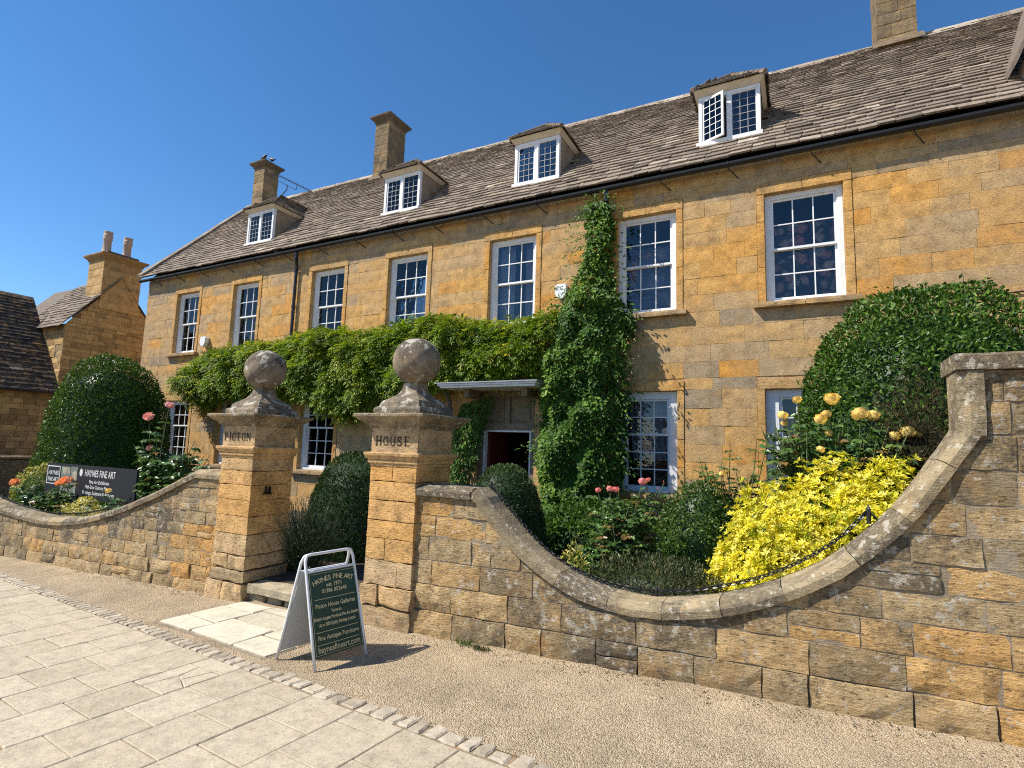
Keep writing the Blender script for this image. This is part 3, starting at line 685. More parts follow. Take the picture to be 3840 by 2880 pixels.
# threshold step between the pillars
st = thing('gate_step', 'worn stone step lying between the two gate pillars', 'step', (-4.65, 4.35, -0.05))
rough_box(-5.46, -3.80, 4.17, 4.72, 0.015, 0.125, 6, 0.010, 0.014, .6, .35, 5).build('step_slab', M_STEP, st)
for i, (a, b) in enumerate(((-5.50, -5.22), (-5.17, -4.96), (-4.90, -4.58), (-4.5, -4.2), (-4.15, -3.82))):
    rough_box(a, b, 4.22+0.01*(i % 2), 4.6, -0.14, 0.008, 2, 0.008, 0.012, .3, .5, i).build('packing_stone', M_STEP, st)

# ------------------------------------------------------------------ the house
YH = 10.0
house = thing('stone_house', 'long honey stone house with stone-slate roof, sash windows and dormers', 'house', (-7.5, YH, 0.0))
UPW = [(-17.50, -16.36), (-14.72, -13.60), (-11.46, -10.29), (-8.83, -7.65), (-5.96, -4.82), (-3.06, -1.94), (-0.44, 0.74)]
ZU0, ZU1 = 4.30, 6.24
GRW = [(-17.45, -16.30), (-14.90, -13.78), (-11.50, -10.30), (-8.83, -7.65), (-3.07, -1.93), (-0.49, 0.66)]
ZG0, ZG1 = 0.98, 2.82
DOOR = (-6.13, -4.75, -0.1, 2.93)
XL, XR = -19.2, 6.5
SW = 0.125                                                     # width of the stone surrounds
OPEN = [(a, b, ZU0, ZU1) for a, b in UPW] + [(a, b, ZG0, ZG1) for a, b in GRW] + [DOOR]
ZC = [-0.35, 0.0, 0.30, 0.62, 0.90, 1.25, 1.56, 1.87, 2.19, 2.5, 2.84, 3.04, 3.33, 3.64, 3.95, 4.24, 4.55, 4.86, 5.16, 5.45, 5.72, 6.0, 6.26, 6.44, 6.60, 6.90]
# solid wall behind the ashlar, with real openings
bx = sorted({XL, XR} | {x for o in OPEN for x in o[:2]}); bz = sorted({-0.6, 6.95} | {z for o in OPEN for z in o[2:]})
mb = MB()
for i in range(len(bx)-1):
    for j in range(len(bz)-1):
        xm, zm = (bx[i]+bx[i+1])/2, (bz[j]+bz[j+1])/2
        if any(o[0] < xm < o[1] and o[2] < zm < o[3] for o in OPEN): continue
        mb.quad((bx[i], YH+.012, bz[j]), (bx[i+1], YH+.012, bz[j]), (bx[i+1], YH+.012, bz[j+1]), (bx[i], YH+.012, bz[j+1]), .45)
for (a, b, c, d) in OPEN:                                       # reveals
    y0, y1 = YH+.012, YH+.34
    mb.quad((a, y0, c), (a, y0, d), (a, y1, d), (a, y1, c), .55); mb.quad((b, y0, d), (b, y0, c), (b, y1, c), (b, y1, d), .55)
    mb.quad((a, y0, d), (b, y0, d), (b, y1, d), (a, y1, d), .5); mb.quad((b, y0, c), (a, y0, c), (a, y1, c), (b, y1, c), .4)
# gable ends and back
for X, s in ((XL, 1), (XR, -1)):
    P = [(X, YH+.012, -.6), (X, 17, -.6), (X, 17, 6.95), (X, 13.5, 10.85), (X, YH+.012, 6.95)]
    mb.add(P if s < 0 else P[::-1], [(0, 1, 2, 3, 4)], .4)
mb.quad((XR, 17, -.6), (XL, 17, -.6), (XL, 17, 6.95), (XR, 17, 6.95))
wall = mb.build('wall', M_FAC, house)
# ashlar blocks
def fac_tint(x, z):
    t = 0.50 + 0.16*nz(x*0.35, z*0.5, 4.2)
    if 4.4 < z < 6.3: t += 0.13
    if 3.0 < z < 4.3: t -= 0.05
    if z > 6.3: t -= 0.16
    if x < -17.7: t -= 0.22
    return t
blocks = []
for ci in range(len(ZC)-1):
    za, zb = ZC[ci], ZC[ci+1]; zm = (za+zb)/2
    cuts = [(a-SW if o4 != 1 else a, b+SW) for (a, b, c, d), o4 in [(o, 0) for o in OPEN] if not (d + (0.19 if d != 2.93 else 0.10) <= za + .005 or c - 0.02 >= zb - .005)]
    cuts.sort(); iv = []; x = XL
    for a, b in cuts:
        if a > x: iv.append((x, a))
        x = max(x, b)
    iv.append((x, XR))
    for a, b in iv:
        x = a; first = True
        while x < b - 1e-4:
            w = rnd.uniform(0.42, 0.95) * (0.8 if zm > 6.4 else 1)
            if first: w *= rnd.uniform(0.4, 1.0); first = False
            if b - (x + w) < 0.16: w = b - x
            blocks.append((x, min(x+w, b), za, zb)); x += w
blocks = [q for q in blocks if q[3] > -0.2]
blocks.sort(key=lambda q: -((q[1]-q[0])*(q[3]-q[2])/(((q[0]+q[1])/2)**2 + 100 + (q[2]-1.7)**2) * (1 if q[0] < 3.2 else 0.01) * (1 if q[2] > 2.8 or q[0] > -2 or q[0] < -16 else 0.35)))
rest = MB()
for k, (a, b, c, d) in enumerate(blocks):
    m = MB() if k < 300 else rest
    t = min(1, max(0, fac_tint((a+b)/2, (c+d)/2) + rnd.gauss(0, .20)))
    col_stone(m, a, b, lambda u: c, lambda u: d, .02, lambda u, w_, z: (u, YH - w_, z), gap=rnd.uniform(.0010, .0024), nu=2, nv=2, rough=.004, pil=.001, t=t, l=rnd.uniform(0, .35), proud=rnd.uniform(-.003, .004), sd=rnd.uniform(0, 60))
    if k < 300: m.build('ashlar_block', M_FAC, wall)
rest.build('ashlar_blocks', M_FAC, wall, kind='stuff')

# ---- windows
PANES = {}
def pane_mesh(w, h):
    k = (round(w, 3), round(h, 3))
    if k not in PANES:
        mb = MB(); mb.box(-w/2, w/2, -.002, .002, -h/2, h/2); PANES[k] = mb.mesh('pane', M_GLASS)
    return PANES[k]
def put_pane(par, x, y, z, w, h, rot=None):
    o = bpy.data.objects.new('pane', pane_mesh(w, h)); fin(o, par, at=(x, y, z))
    if rot: o.rotation_euler = (0, 0, rot)
    # a slightly different tilt for every old pane gives uneven reflections
    o.rotation_euler.x += rnd.uniform(-.022, .022); o.rotation_euler.z += rnd.uniform(-.015, .015)
def sash_window(x0, x1, z0, z1, rows_up, rows_lo, fw=0.085, mt=M_WHITE, ft=None, lintel=0.18, sill=True, jambs=True):
    ft = ft or fw; yb = YH + .105
    mb = MB(); o = .004
    mb.box(x0+o, x0+fw, yb, yb+.16, z0+o, z1-o); mb.box(x1-fw, x1-o, yb, yb+.16, z0+o, z1-o)
    mb.box(x0+fw, x1-fw, yb, yb+.16, z1-ft, z1-o); mb.box(x0+fw, x1-fw, yb-.02, yb+.16, z0+o, z0+.05)
    # inner bead
    mb.box(x0+fw-.001, x0+fw+.014, yb+.018, yb+.15, z0+.05, z1-ft); mb.box(x1-fw-.014, x1-fw+.001, yb+.018, yb+.15, z0+.05, z1-ft)
    win = mb.build('window', mt, house)
    a, b = x0+fw+.014, x1-fw-.014; lo, hi = z0+.05, z1-ft
    mid = lo + (hi-lo)*rows_lo/(rows_up+rows_lo)
    for (za, zb, rows, y, tr, br) in ((mid-.01, hi, rows_up, yb+.035, .035, .04), (lo, mid+.02, rows_lo, yb+.078, .035, .062)):
        mb = MB(); st_ = .036
        mb.box(a, a+st_, y, y+.04, za, zb); mb.box(b-st_, b, y, y+.04, za, zb)
        mb.box(a+st_, b-st_, y, y+.04, zb-tr, zb); mb.box(a+st_, b-st_, y-.003, y+.04, za, za+br)
        ia, ib, ja, jb = a+st_, b-st_, za+br, zb-tr; bw = .020
        pw = (ib-ia-2*bw)/3; ph = (jb-ja-(rows-1)*bw)/rows
        for k in (1, 2): mb.box(ia+k*pw+(k-1)*bw, ia+k*pw+k*bw, y+.006, y+.034, ja, jb)
        for k in range(1, rows):
            for c in range(3): mb.box(ia+c*(pw+bw), ia+c*(pw+bw)+pw, y+.006, y+.034, ja+k*ph+(k-1)*bw, ja+k*ph+k*bw)
        mb.build('sash', mt, win)
        for r in range(rows):
            for c in range(3): put_pane(win, ia+c*(pw+bw)+pw/2, y+.024, ja+r*(ph+bw)+ph/2, pw+.008, ph+.008)
    if jambs:
        for s in (-1, 1):
            z = z0 - .02
            while z < z1 - .02:
                h = rnd.uniform(.45, .9); zt = min(z+h, z1)
                if z1 - zt < .2: zt = z1
                xa, xb = (x0-SW, x0-.0) if s < 0 else (x1, x1+SW)
                m = rough_box(xa+.002, xb-.002, YH-.016, YH+.10, z+.002, zt-.002, 3, .003, .004, rnd.uniform(.6, .95), .1, rnd.uniform(0, 50))
                m.build('jamb_stone', M_FAC, win); z = zt
            # fine raised bead on the outer edge
        parts = 2 if x1-x0 > 1 else 1
        for p in range(parts):
            xa = x0-SW + (x1-x0+2*SW)*p/parts; xb = x0-SW + (x1-x0+2*SW)*(p+1)/parts
            rough_box(xa+.002, xb-.002, YH-.020, YH+.10, z1+.002, z1+lintel, 3, .003, .004, rnd.uniform(.55, .8), .35, rnd.uniform(0, 50)).build('lintel_stone', M_FAC, win)
    if sill:
        for p in range(2):
            xa = x0-.20 + (x1-x0+.40)*p/2; xb = xa + (x1-x0+.40)/2
            rough_box(xa+.001, xb-.001, YH-.125, YH+.13, z0-.105, z0-.004, 3, .004, .008, rnd.uniform(.2, .5), .7, rnd.uniform(0, 50)).build('sill', M_FAC, win)
    return win
for (a, b) in UPW: sash_window(a, b, ZU0, ZU1, 2, 2)
for i, (a, b) in enumerate(GRW):
    if i == 5: sash_window(a, b, ZG0, ZG1, 3, 2, fw=.20, ft=.13, mt=M_GWHITE)
    elif i == 4: sash_window(a, b, ZG0, ZG1, 2, 3, fw=.155, ft=.14, mt=M_GWHITE)
    else: sash_window(a, b, ZG0, ZG1, 2, 3, fw=.09, mt=M_GWHITE)
# rooms behind the glass
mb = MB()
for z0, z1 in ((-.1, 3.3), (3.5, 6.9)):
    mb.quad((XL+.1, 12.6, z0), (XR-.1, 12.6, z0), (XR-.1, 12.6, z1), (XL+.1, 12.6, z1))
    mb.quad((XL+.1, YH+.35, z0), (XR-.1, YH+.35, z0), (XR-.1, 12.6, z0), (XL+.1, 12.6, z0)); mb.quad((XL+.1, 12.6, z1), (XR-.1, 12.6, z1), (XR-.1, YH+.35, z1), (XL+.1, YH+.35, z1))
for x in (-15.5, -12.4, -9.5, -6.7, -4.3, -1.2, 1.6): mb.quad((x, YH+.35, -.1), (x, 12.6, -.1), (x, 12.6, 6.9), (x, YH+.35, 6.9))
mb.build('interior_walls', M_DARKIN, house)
def curtain(x0, x1, z0, z1, y, amp, per, m=M_CURT, skew=0.0):
    n = int((x1-x0)/per*10)+2; mb = MB(); R = []
    for z in np.linspace(z0, z1, 5):
        R.append([(x + skew*(z1-z)**2, y + amp*math.sin(x/per*6.283 + .8*math.sin(z*2)), z) for x in np.linspace(x0, x1, n)])
    V = [p for r in R for p in r]; mb.add(V, [(j*n+i, j*n+i+1, (j+1)*n+i+1, (j+1)*n+i) for j in range(4) for i in range(n-1)])
    mb.build('curtain', m, house, smooth=True)
for i, (a, b) in enumerate(UPW[:5]):
    curtain(a+.05, a+.45, ZU0, ZU1-.05, YH+.42, .03, .09); curtain(b-.42, b-.05, ZU0, ZU1-.05, YH+.42, .03, .09)
    if i < 3: curtain(a+.3, b-.3, ZU0, ZU1, YH+.5, .02, .13)
curtain(-2.95, -2.3, 1.55, 2.8, YH+.5, .03, .10, skew=.06); curtain(-2.3, -2.05, 1.7, 2.8, YH+.5, .03, .08, skew=.05)
def canvas_mat(name, cols, scale, dark):
    m, nt, out = mat(name); p = posn(nt)
    v = nt.nodes.new('ShaderNodeTexVoronoi'); v.inputs['Scale'].default_value = scale; v.inputs['Randomness'].default_value = 1.0
    mp = nt.nodes.new('ShaderNodeVectorMath'); mp.operation = 'ADD'
    nn = nt.nodes.new('ShaderNodeTexNoise'); nn.inputs['Scale'].default_value = 7; lk(nt, p, nn.inputs['Vector'])
    sc = nt.nodes.new('ShaderNodeVectorMath'); sc.operation = 'SCALE'; sc.inputs['Scale'].default_value = .22; lk(nt, nn.outputs['Color'], sc.inputs[0])
    lk(nt, p, mp.inputs[0]); lk(nt, sc.outputs[0], mp.inputs[1]); lk(nt, mp.outputs[0], v.inputs['Vector'])
    sp = nt.nodes.new('ShaderNodeSeparateColor'); lk(nt, v.outputs['Color'], sp.inputs[0])
    c = ramp(nt, sp.outputs[0], cols)
    petals = ramp(nt, noise_(nt, mp.outputs[0], scale*4, 3), [(.35, .55), (.65, 1.15)]); c = mixc(nt, 1, c, petals, 'MULTIPLY')
    msk = ramp(nt, v.outputs['Distance'], [(.30, 0.0), (.55, 1.0)]); c = mixc(nt, msk, c, dark)
    b = nt.nodes.new('ShaderNodeBsdfPrincipled'); b.inputs['Roughness'].default_value = .7; lk(nt, c, b.inputs['Base Color']); lk(nt, b.outputs[0], out.inputs[0]); return m
def picture(x0, x1, z0, z1, y, m, label):
    mb = MB(); mb.box(x0, x1, y, y+.03, z0, z1); mb.build('picture', m, kind='thing', label=label, cat='picture')
picture(-0.36, 0.66, 4.32, 5.75, YH+.36, canvas_mat('flower_canvas', [(0, (.75, .26, .28)), (.35, (.85, .50, .40)), (.6, (.80, .72, .52)), (.85, (.70, .24, .34)), (1, (.85, .60, .32))], 5.2, (.030, .034, .060)), 'dark flower picture hanging behind the upper window above the big bush')
picture(-2.92, -2.05, 4.36, 5.7, YH+.36, canvas_mat('landscape_canvas', [(0, (.30, .34, .46)), (.5, (.46, .38, .42)), (.8, (.75, .34, .20)), (1, (.65, .55, .50))], 2.6, (.12, .14, .22)), 'hazy blue picture behind the upper window beside the creeper')
picture(-2.80, -2.08, 1.05, 1.72, YH+.55, canvas_mat('still_life_canvas', [(0, (.5, .13, .06)), (.5, (.6, .26, .11)), (1, (.35, .22, .17))], 4.0, (.08, .025, .02)), 'reddish brown picture standing inside the lower window beside the creeper')

# ---- text helper
def text_mesh(body, size, bold=0.0):
    cu = bpy.data.curves.new('t', 'FONT'); cu.body = body; cu.size = size; cu.align_x = 'CENTER'; cu.align_y = 'CENTER'; cu.offset = bold; cu.resolution_u = 3
    ob = bpy.data.objects.new('t', cu); COL.objects.link(ob)
    dg = bpy.context.evaluated_depsgraph_get(); me = bpy.data.meshes.new_from_object(ob.evaluated_get(dg))
    V = np.array([v.co[:] for v in me.vertices]); F = [tuple(p.vertices) for p in me.polygons]
    bpy.data.objects.remove(ob); bpy.data.curves.remove(cu); bpy.data.meshes.remove(me); return V, F
def add_text(mb, body, size, O, U, Vv, Nn, bold=0.0, width=None, rot=0.0, lift=0.002):
    V, F = text_mesh(body, size, bold)
    if not len(V): return
    V[:, 1] -= (V[:, 1].max() + V[:, 1].min())/2
    if width:
        k = width / (V[:, 0].max() - V[:, 0].min()); V[:, 0] = (V[:, 0] - (V[:, 0].max()+V[:, 0].min())/2) * k
    if rot: V[:, 0], V[:, 1] = V[:, 0]*math.cos(rot) - V[:, 1]*math.sin(rot), V[:, 0]*math.sin(rot) + V[:, 1]*math.cos(rot)
    O, U, Vv, Nn = Vector(O), Vector(U), Vector(Vv), Vector(Nn)
    mb.add([tuple(O + U*p[0] + Vv*p[1] + Nn*lift) for p in V], F)
# painter's name up the side of the flower picture's window
mb = MB(); add_text(mb, 'Harold Clayton (1896-1979)', .075, (.60, YH+.355, 5.2), (0, 0, -1), (1, 0, 0), (0, -1, 0), width=1.22, lift=.006)
mb.build('lettering', M_SIGNT, kind='thing', label='pale vertical lettering along the edge of the dark flower picture', cat='lettering')

# ---- roof
E_Y, E_Z, R_Y = 9.76, 6.93, 13.5
def ridge_z(x): return 10.96 - 0.010*max(0, x+19) * 0.85
def roof_pt(x, s, h=0.0):
    zr = ridge_z(x); dy, dz = R_Y-E_Y, zr-E_Z; L = math.hypot(dy, dz)
    sag = -0.025*math.sin(math.pi*min(1, max(0, s)))*(.5+.5*nz(x*.25, 1, 3)) + .018*nz(x*.8, s*5, 9)
    h += sag
    return (x, E_Y + dy*s - dz/L*h, E_Z + dz*s + dy/L*h)
SL = math.hypot(R_Y-E_Y, 10.9-E_Z)
mb = MB(); xs = np.linspace(XL-.12, XR, 60); ss = np.linspace(0, 1, 8)
V = [roof_pt(x, s, -.012) for s in ss for x in xs]
mb.add(V, [(j*60+i, j*60+i+1, (j+1)*60+i+1, (j+1)*60+i) for j in range(7) for i in range(59)], .05)
mb.quad((XL-.12, R_Y, 10.9), (XR, R_Y, 10.75), (XR, 17.3, 6.8), (XL-.12, 17.3, 6.8), .2)
roof = mb.build('roof', M_TILE, house)
DORM = [(-14.93, -13.77), (-9.48, -8.33), (-5.62, -4.52), (-1.58, -0.48)]
def lay_tiles(part_parent, stuff_parent, fn, ulen, slen, e0, e1, w0, w1, pred, limit, jit=.016, m=M_TILE, thick=.030, name='roof_tile', tb=.46):
    """fn(u, s, h) -> world point; s in metres up the slope"""
    tiles = []; s = -.04; row = 0
    while s < slen - .03:
        f = max(0, s/slen); ex = e0 + (e1-e0)*f; wd = w0 + (w1-w0)*f
        u = -rnd.uniform(0, wd); rowj = rnd.uniform(-.008, .008)
        while u < ulen:
            w = wd*rnd.uniform(.62, 1.45); a, b = max(0, u+.003), min(ulen, u+w-.003); u += w
            if b - a < .04 or not pred((a+b)/2, s+ex*.5): continue
            s0 = s + rowj + rnd.uniform(-jit, jit); s1 = s + ex*1.75; c = min(.03, (b-a)*.22)*rnd.uniform(.5, 1.2)
            h0 = thick*1.75 + rnd.uniform(-.006, .010); th = thick*rnd.uniform(.8, 1.4)
            tl = rnd.uniform(-.006, .006)
            P = [(a, s0+c, h0-.002), (a+c, s0, h0), (b-c*rnd.uniform(.6, 1.2), s0+rnd.uniform(-.006, .006), h0+tl), (b, s0+c, h0+tl-.002), (b, s1, .010), (a, s1, .010),
                 (a, s0+c+.004, h0-th), (a+c, s0+.004, h0-th), (b-c, s0+.004, h0-th), (b, s0+c+.004, h0-th)]
            V = [fn(*p) for p in P]
            F = [(0, 1, 2, 3, 4, 5), (1, 0, 6, 7), (2, 1, 7, 8), (3, 2, 8, 9), (3, 9, 4), (6, 0, 5)]
            t = min(.95, max(0, rnd.gauss(tb, .20)))
            if rnd.random() < .012: t = rnd.uniform(.93, 1)
            q = V[1]; dist = math.sqrt(q[0]**2+q[1]**2+(q[2]-1.7)**2)
            tiles.append((dist/(b-a)**.25, V, F, t, rnd.uniform(0, .5)))
        s += ex; row += 1
    tiles.sort(key=lambda q: q[0]); rest = MB()
    for k, (d, V, F, t, l) in enumerate(tiles):
        if k < limit: mb = MB(); mb.add(V, F, t, l); mb.build(name, m, part_parent)
        else: rest.add(V, F, t, l)
    if rest.v: rest.build(name + 's', m, stuff_parent, kind='stuff')
    return len(tiles)
def in_dormer(x, sm):
    y = E_Y + (R_Y-E_Y)*sm/SL
    return any(a+.03 < x < b-.03 and 10.42 < y < 11.3 for a, b in DORM)
nt_ = lay_tiles(roof, roof, lambda u, s, h: roof_pt(XL-.13+u, s/SL, h), 4.9-XL, SL, .205, .105, .30, .19, lambda u, s: not in_dormer(XL-.13+u, s), 300)
# ridge stones
x = XL-.12
while x < 5.2:
    w = rnd.uniform(.42, .58); mb = MB(); R = []
    for q in (x+.004, x+w-.004):
        z = ridge_z(q) + rnd.uniform(0, .012) + .02
        R.append([(q, R_Y-.155, z-.135), (q, R_Y-.03, z+.035), (q, R_Y+.03, z+.035), (q, R_Y+.16, z-.13), (q, R_Y+.13, z-.155), (q, R_Y, z-.01), (q, R_Y-.13, z-.16)])
    mb.rings(R, t=rnd.uniform(.75, 1.0), l=rnd.uniform(0, .4), captop=True, capbot=True); mb.build('ridge_stone', M_TILE, roof); x += w
# verge of the left gable
s = 0.0; 
while s < 1.0:
    e = min(1.0, s+.085); mb = MB(); R = []
    for q in (s+.001, e-.001):
        p0 = roof_pt(XL, q, .03); R.append([(XL-.22, p0[1], p0[2]-.05), (XL+.10, p0[1], p0[2]-.05), (XL+.10, p0[1]-.05, p0[2]+.07), (XL-.22, p0[1]-.05, p0[2]+.07)])
    mb.rings(R, t=rnd.uniform(.4, .8), l=.4, captop=True, capbot=True); mb.build('verge_stone', M_TILE, roof); s = e

# ---- gutter and down pipes
mb = MB(); V = []; xs = np.linspace(XL-.18, 5.5, 40)
for x in xs:
    zc = 6.845 + .006*nz(x*.6, 0, 0)
    for k in range(7):
        a = math.pi + math.pi*k/6; V.append((x, 9.795 + .062*math.cos(a), zc + .075*math.sin(a)))
    V.append((x, 9.795+.05, zc)); V.append((x, 9.795-.05, zc))
F = [(i*9+k, i*9+(k+1) % 9, (i+1)*9+(k+1) % 9, (i+1)*9+k) for i in range(39) for k in range(9)] + [tuple(range(8, -1, -1))]
mb.add(V, F); gut = mb.build('gutter', M_BLACK, house)
x = -18.6
while x < 5.2:
    mb = MB(); mb.tube([(x, 9.79, 6.765), (x+.02, 9.84, 6.74), (x+.16, 10.01, 6.62)], .011, 6); mb.tube([(x, 9.732, 6.85), (x, 9.735, 6.80), (x, 9.79, 6.765)], .009, 5)
    mb.build('gutter_bracket', M_BLACK, gut); x += rnd.uniform(1.15, 1.45)
def downpipe(x, z0, zb=-0.1):
    mb = MB(); mb.tube([(x+.10, 9.80, 6.77), (x+.10, 9.81, 6.62), (x+.03, 9.90, 6.45), (x, 9.925, 6.32), (x, 9.925, z0), (x, 9.925, zb)], .043, 10)
    for z in (6.60, 6.30, 5.3, 4.2, 2.8): mb.tube([(x if z < 6.5 else x+.10, 9.925 if z < 6.5 else 9.812, z-.04), (x if z < 6.5 else x+.10, 9.925 if z < 6.5 else 9.812, z+.04)], .054, 10)
    mb.build('downpipe', M_BLACK, house)
downpipe(-12.02, 4.0); downpipe(-3.34, 4.0)

# ---- dormers
def dormer(x0, x1, opened):
    yf = 10.40; zb = 7.63; zt = 8.62
    d = MB(); fw = .065
    d.box(x0, x0+fw, yf, yf+.09, zb, zt); d.box(x1-fw, x1, yf, yf+.09, zb, zt); d.box(x0+fw, x1-fw, yf, yf+.09, zt-fw, zt); d.box(x0-.04, x1+.03, yf-.05, yf+.09, zb-.05, zb+.035)
    xm = (x0+x1)/2; d.box(xm-.04, xm+.04, yf-.004, yf+.088, zb+.035, zt-fw)
    dm = d.build('dormer', M_WHITE, house)
    for (a, b, op) in ((x0+fw, xm-.04, opened), (xm+.04, x1-fw, False)):
        z0, z1 = zb+.035, zt-fw; w = b-a; rot = -.42 if op else 0.0; sw = .042 if op or a < xm else .018
        c, s = math.cos(rot), math.sin(rot)
        def T(p): return (a + p[0]*c - p[1]*s, yf+.03 + p[0]*s + p[1]*c, p[2])
        mb = MB()
        for (p0, p1, q0, q1) in ((0, sw, z0, z1), (w-sw, w, z0, z1), (sw, w-sw, z1-sw, z1), (sw, w-sw, z0, z0+sw)):
            V = [T(p) for p in ((p0, -.012, q0), (p1, -.012, q0), (p1, .022, q0), (p0, .022, q0), (p0, -.012, q1), (p1, -.012, q1), (p1, .022, q1), (p0, .022, q1))]
            mb.add(V, [(0,3,2,1),(4,5,6,7),(0,1,5,4),(1,2,6,5),(2,3,7,6),(3,0,4,7)])
        mb.build('casement', M_WHITE, dm)
        iw, ih = w-2*sw, z1-z0-2*sw; lead = MB(); pw, ph = iw/3, ih/6
        for k in (1, 2):
            V = [T(p) for p in ((sw+k*pw-.006, -.006, z0+sw), (sw+k*pw+.006, -.006, z0+sw), (sw+k*pw+.006, -.006, z1-sw), (sw+k*pw-.006, -.006, z1-sw))]; lead.add(V, [(0, 1, 2, 3)])
        for k in range(1, 6):
            z = z0+sw+k*ph; V = [T(p) for p in ((sw, -.0075, z-.006), (w-sw, -.0075, z-.006), (w-sw, -.0075, z+.006), (sw, -.0075, z+.006))]; lead.add(V, [(0, 1, 2, 3)])
        lead.build('leading', M_GWHITE if op else M_LEADBAR, dm)
        for r in range(6):
            for q in range(3):
                p = T((sw+(q+.5)*pw, .004, z0+sw+(r+.5)*ph)); put_pane(dm, *p, pw, ph, rot)
    # cheeks, eaves board, dark room
    yb = 11.30
    for x, sg in ((x0+.01, -1), (x1-.01, 1)):
        P = [(yf+.088, zb-.05), (yf+.088, zt+.04), (yb+.12, zt+.04)]
        A = [(x, y, z) for y, z in P]; B = [(x - sg*.05, y, z) for y, z in P]
        ck = MB(); ck.add(A+B, [(0, 1, 2) if sg < 0 else (2, 1, 0), (3, 4, 5) if sg > 0 else (5, 4, 3), (0, 3, 4, 1), (1, 4, 5, 2), (2, 5, 3, 0)])
        ck.build('cheek', M_RENDER, dm)
    rm = MB(); rm.box(x0+.07, x1-.07, yf+.45, yf+.5, zb, zt); rm.build('dark_room', M_DARKIN, dm)
    ev = .10; xa, xb, ya = x0-ev, x1+ev, yf-.13; ze = zt+.045
    eb = MB()                                              # coved cream eaves board under the slates
    rr = [[(x0-.005, yf-.006, zt+.002), (x1+.005, yf-.006, zt+.002), (x1+.005, yb, zt+.002), (x0-.005, yb, zt+.002)], [(xa+.02, ya+.02, ze+.045), (xb-.02, ya+.02, ze+.045), (xb-.02, yb+.2, ze+.045), (xa+.02, yb+.2, ze+.045)], [(xa+.02, ya+.02, ze+.06), (xb-.02, ya+.02, ze+.06), (xb-.02, yb+.2, ze+.06), (xa+.02, yb+.2, ze+.06)]]
    eb.rings(rr, captop=True); eb.build('eaves_board', M_CREAM, dm)
    ze += .06; hw = (xb-xa)/2; xc = (xa+xb)/2; rise = hw*.78; zr = ze+rise; L2 = math.hypot(hw, rise)
    yap = ya + hw*.95; ybk = E_Y + (zr-E_Z)/1.066 + .15; yek = E_Y + (ze-E_Z)/1.066 + .1
    base = MB(); base.add([(xa, ya, ze), (xb, ya, ze), (xb, yek, ze), (xa, yek, ze), (xc, yap, zr), (xc, ybk, zr)], [(0, 1, 4), (1, 2, 5, 4), (3, 0, 4, 5)], .1)
    base.build('dormer_roof', M_TILE, dm)
    nf = Vector((0, -(zr-ze), yap-ya)).normalized(); Lf = math.hypot(yap-ya, zr-ze)
    allv = MB()
    class Col:                                                # gather the three slopes into one part
        pass
    def slope(fn, ulen, slen, pred):
        rows = 0; s = -.035
        while s < slen-.02:
            ex = .125; u = -rnd.uniform(0, .15)
            while u < ulen:
                w = rnd.uniform(.12, .26); a, b = max(0, u+.003), min(ulen, u+w-.003); u += w
                if b-a < .03 or not pred((a+b)/2, s+ex*.4): continue
                s0 = s+rnd.uniform(-.012, .012); s1 = s+ex*1.6; c = min(.025, (b-a)*.22); h0 = .036+rnd.uniform(-.004, .008)
                P = [(a, s0+c, h0), (a+c, s0, h0), (b-c, s0, h0), (b, s0+c, h0), (b, s1, .008), (a, s1, .008), (a, s0+c, h0-.026), (a+c, s0, h0-.026), (b-c, s0, h0-.026), (b, s0+c, h0-.026)]
                allv.add([fn(*p) for p in P], [(0, 1, 2, 3, 4, 5), (1, 0, 6, 7), (2, 1, 7, 8), (3, 2, 8, 9), (3, 9, 4), (6, 0, 5)], min(1, max(0, rnd.gauss(.35, .2))), rnd.uniform(0, .6))
            s += ex
    slope(lambda u, s, h: (xa+u, ya + (yap-ya)*s/Lf + nf.y*h, ze + rise*s/Lf + nf.z*h), xb-xa, Lf, lambda u, s: abs(u-hw) < hw*(1-s/Lf)-.06)
    for sg in (-1, 1):
        n2 = Vector((sg*rise, 0, hw)).normalized()
        def fn(u, s, h, sg=sg, n2=n2):
            if sg < 0: return (xa + hw*s/L2 + n2.x*h, ybk-u, ze + rise*s/L2 + n2.z*h)
            return (xb - hw*s/L2 + n2.x*h, ya+u, ze + rise*s/L2 + n2.z*h)
        def pred(u, s, sg=sg):
            y = ybk-u if sg < 0 else ya+u; f = s/L2
            return ya + (yap-ya)*f + .06 < y < yek + (ybk-yek)*f
        slope(fn, ybk-ya, L2, pred)
    allv.tube([(xc, yap-.03, zr+.015), (xc, ybk, zr+.015)], .05, 6, t=.5)
    for xx in (xa, xb):
        for q in range(7):
            p, r_ = Vector((xx, ya, ze+.01)).lerp(Vector((xc, yap, zr+.02)), q/7), Vector((xx, ya, ze+.01)).lerp(Vector((xc, yap, zr+.02)), (q+1.12)/7)
            allv.tube([p, r_], [.055, .045], 6, t=rnd.uniform(.2, .6))
    allv.build('dormer_tiles', M_TILE, dm, kind='stuff')
for i, (a, b) in enumerate(DORM): dormer(a, b, i == 3)

